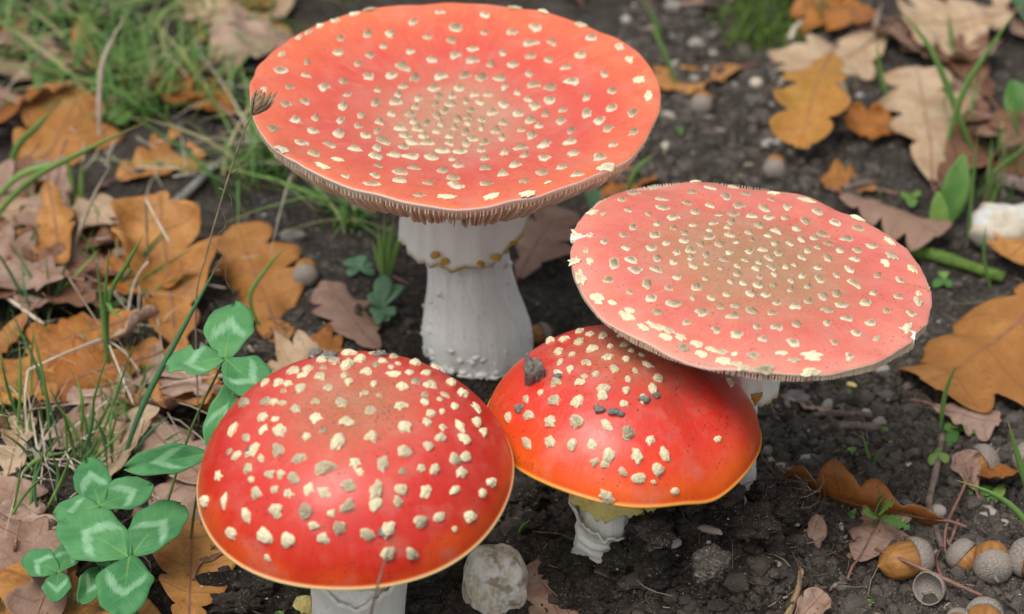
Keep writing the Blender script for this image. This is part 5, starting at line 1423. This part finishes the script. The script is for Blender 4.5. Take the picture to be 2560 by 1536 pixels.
for k, (dx, dy, dz, s) in enumerate(((1.35, -.85, .75, .75), (.75, -1.35, .3, .55), (1.9, -.2, 1.2, .8), (.2, -1.6, -.1, .45), (-1.35, -.6, .1, .5), (2.6, -.7, 1.0, .7), (1.5, -1.7, .4, .6))):
    clod(Vector((baseD.x + dx, baseD.y + dy, h1(baseD.x + dx, baseD.y + dy) + s * .3)), (s * 1.1, s * .9, s * .8), 'dark crumbly clod of soil heaped against the young red mushroom stem', 600 + k, 'soil clods against the young stem', 34)
h = capD.cast_px(1345, 945)
pw = capD.pos + capD.Rm @ (h[0] + h[1] * .2)
clod(pw, (.3, .32, .55), 'grey soil lump stuck on the young red cap', 700, nu=26, mt='soil_dry')
for k, (cp, px, py, s) in enumerate(((capC, 790, 893, .22), (capC, 812, 882, .2), (capC, 940, 876, .14), (capD, 1300, 1022, .16), (capD, 1500, 1025, .14), (capD, 1535, 1030, .16), (capD, 1610, 1000, .14), (capD, 1900, 1140, .2), (capC, 960, 1330, .16), (capD, 1550, 1035, .1), (capD, 1640, 990, .12), (capC, 630, 1128, .14), (capD, 1395, 945, .12))):
    h = cp.cast_px(px, py)
    if not h: h = cp.cast_px(px + (10 if px < 1000 else -12), py + 14)
    if h:
        clod(cp.pos + cp.Rm @ (h[0] + h[1] * s * .3), (s * 1.1, s * .9, s * .7), 'dark soil crumb sitting on a red cap', 720 + k, 'soil crumbs on the red caps', 12, 'soil_dry')

# ------------------------------------------------------------------ grass too dense to count, moss
def grass_mass(name, n, rects, hr, wr, label, mt, seed, lean=.5):
    r = np.random.default_rng(seed); V, Fc, pu, pv, tn = [], [], [], [], []
    tot = sum(q[4] for q in rects)
    for x0, y0, x1, y1, w8 in rects:
        cl = [(r.uniform(x0, x1), r.uniform(y0, y1)) for _ in range(max(3, int(n * w8 / tot / 16)))]
        for _ in range(int(n * w8 / tot)):
            cx, cy = cl[r.integers(len(cl))]
            p = gp(cx + r.normal() * 26, cy + r.normal() * 12); p.z = h1(p.x, p.y) - .05
            hh = r.uniform(*hr); a = r.uniform(0, 6.28); ln = r.uniform(.1, 1) * lean * hh
            d = Vector((math.cos(a) * ln, math.sin(a) * ln, 0)); s = Vector((-math.sin(a + r.uniform(-1, 1)), math.cos(a), 0)) * r.uniform(*wr) * .5
            t = r.random(); b0 = len(V); n_ = 6
            for k in range(n_):
                u = k / (n_ - 1)
                c = p + d * u * u * 1.2 + Vector((0, 0, hh * (u - .28 * u * u * (ln / hh))))
                w = (1 - u ** 2.2) * .96 + .04
                for j in (-1, 1): V.append(c + s * w * j); pu.append(u); pv.append(1); tn.append(t)
            Fc += [(b0 + 2 * k, b0 + 2 * k + 1, b0 + 2 * k + 3, b0 + 2 * k + 2) for k in range(n_ - 1)]
    return tag(obj(name, mesh(name, V, Fc, [M[mt]], {'pu': pu, 'pv': pv, 'tone': tn})), label, kind='stuff')
grass_mass('grass', 1150, [(-250, -200, 640, 200, 2.4), (150, 180, 620, 330, .8), (560, 340, 900, 560, .55), (430, -200, 900, 60, .7)], (1.0, 4.2), (.06, .22), 'soft green grass growing thickly behind the oak leaves', 'grass', 2, 1.6)
grass_mass('dry_grass', 260, [(-250, -200, 640, 320, 1), (560, 340, 900, 600, .4), (-200, 480, 420, 1200, .5)], (1.0, 3.4), (.04, .12), 'dry straw-coloured grass tangled among the green blades', 'straw', 12, 2.2)
grass_mass('grass', 620, [(-200, 850, 420, 1200, 1), (-200, 540, 420, 800, .5)], (.8, 2.4), (.04, .09), 'fine short grass growing through the oak leaf litter', 'grass', 3)
grass_mass('moss', 1500, [(1800, -160, 2010, 60, 1), (1840, 60, 1980, 110, .25)], (.35, .9), (.08, .16), 'bright green mossy patch beyond the saucer cap', 'moss', 4)
grass_mass('grass', 260, [(2050, -200, 2700, 60, 1), (2300, 300, 2650, 520, .4)], (1.2, 3), (.08, .16), 'sparse green grass in the litter behind the flat cap', 'grass', 6)
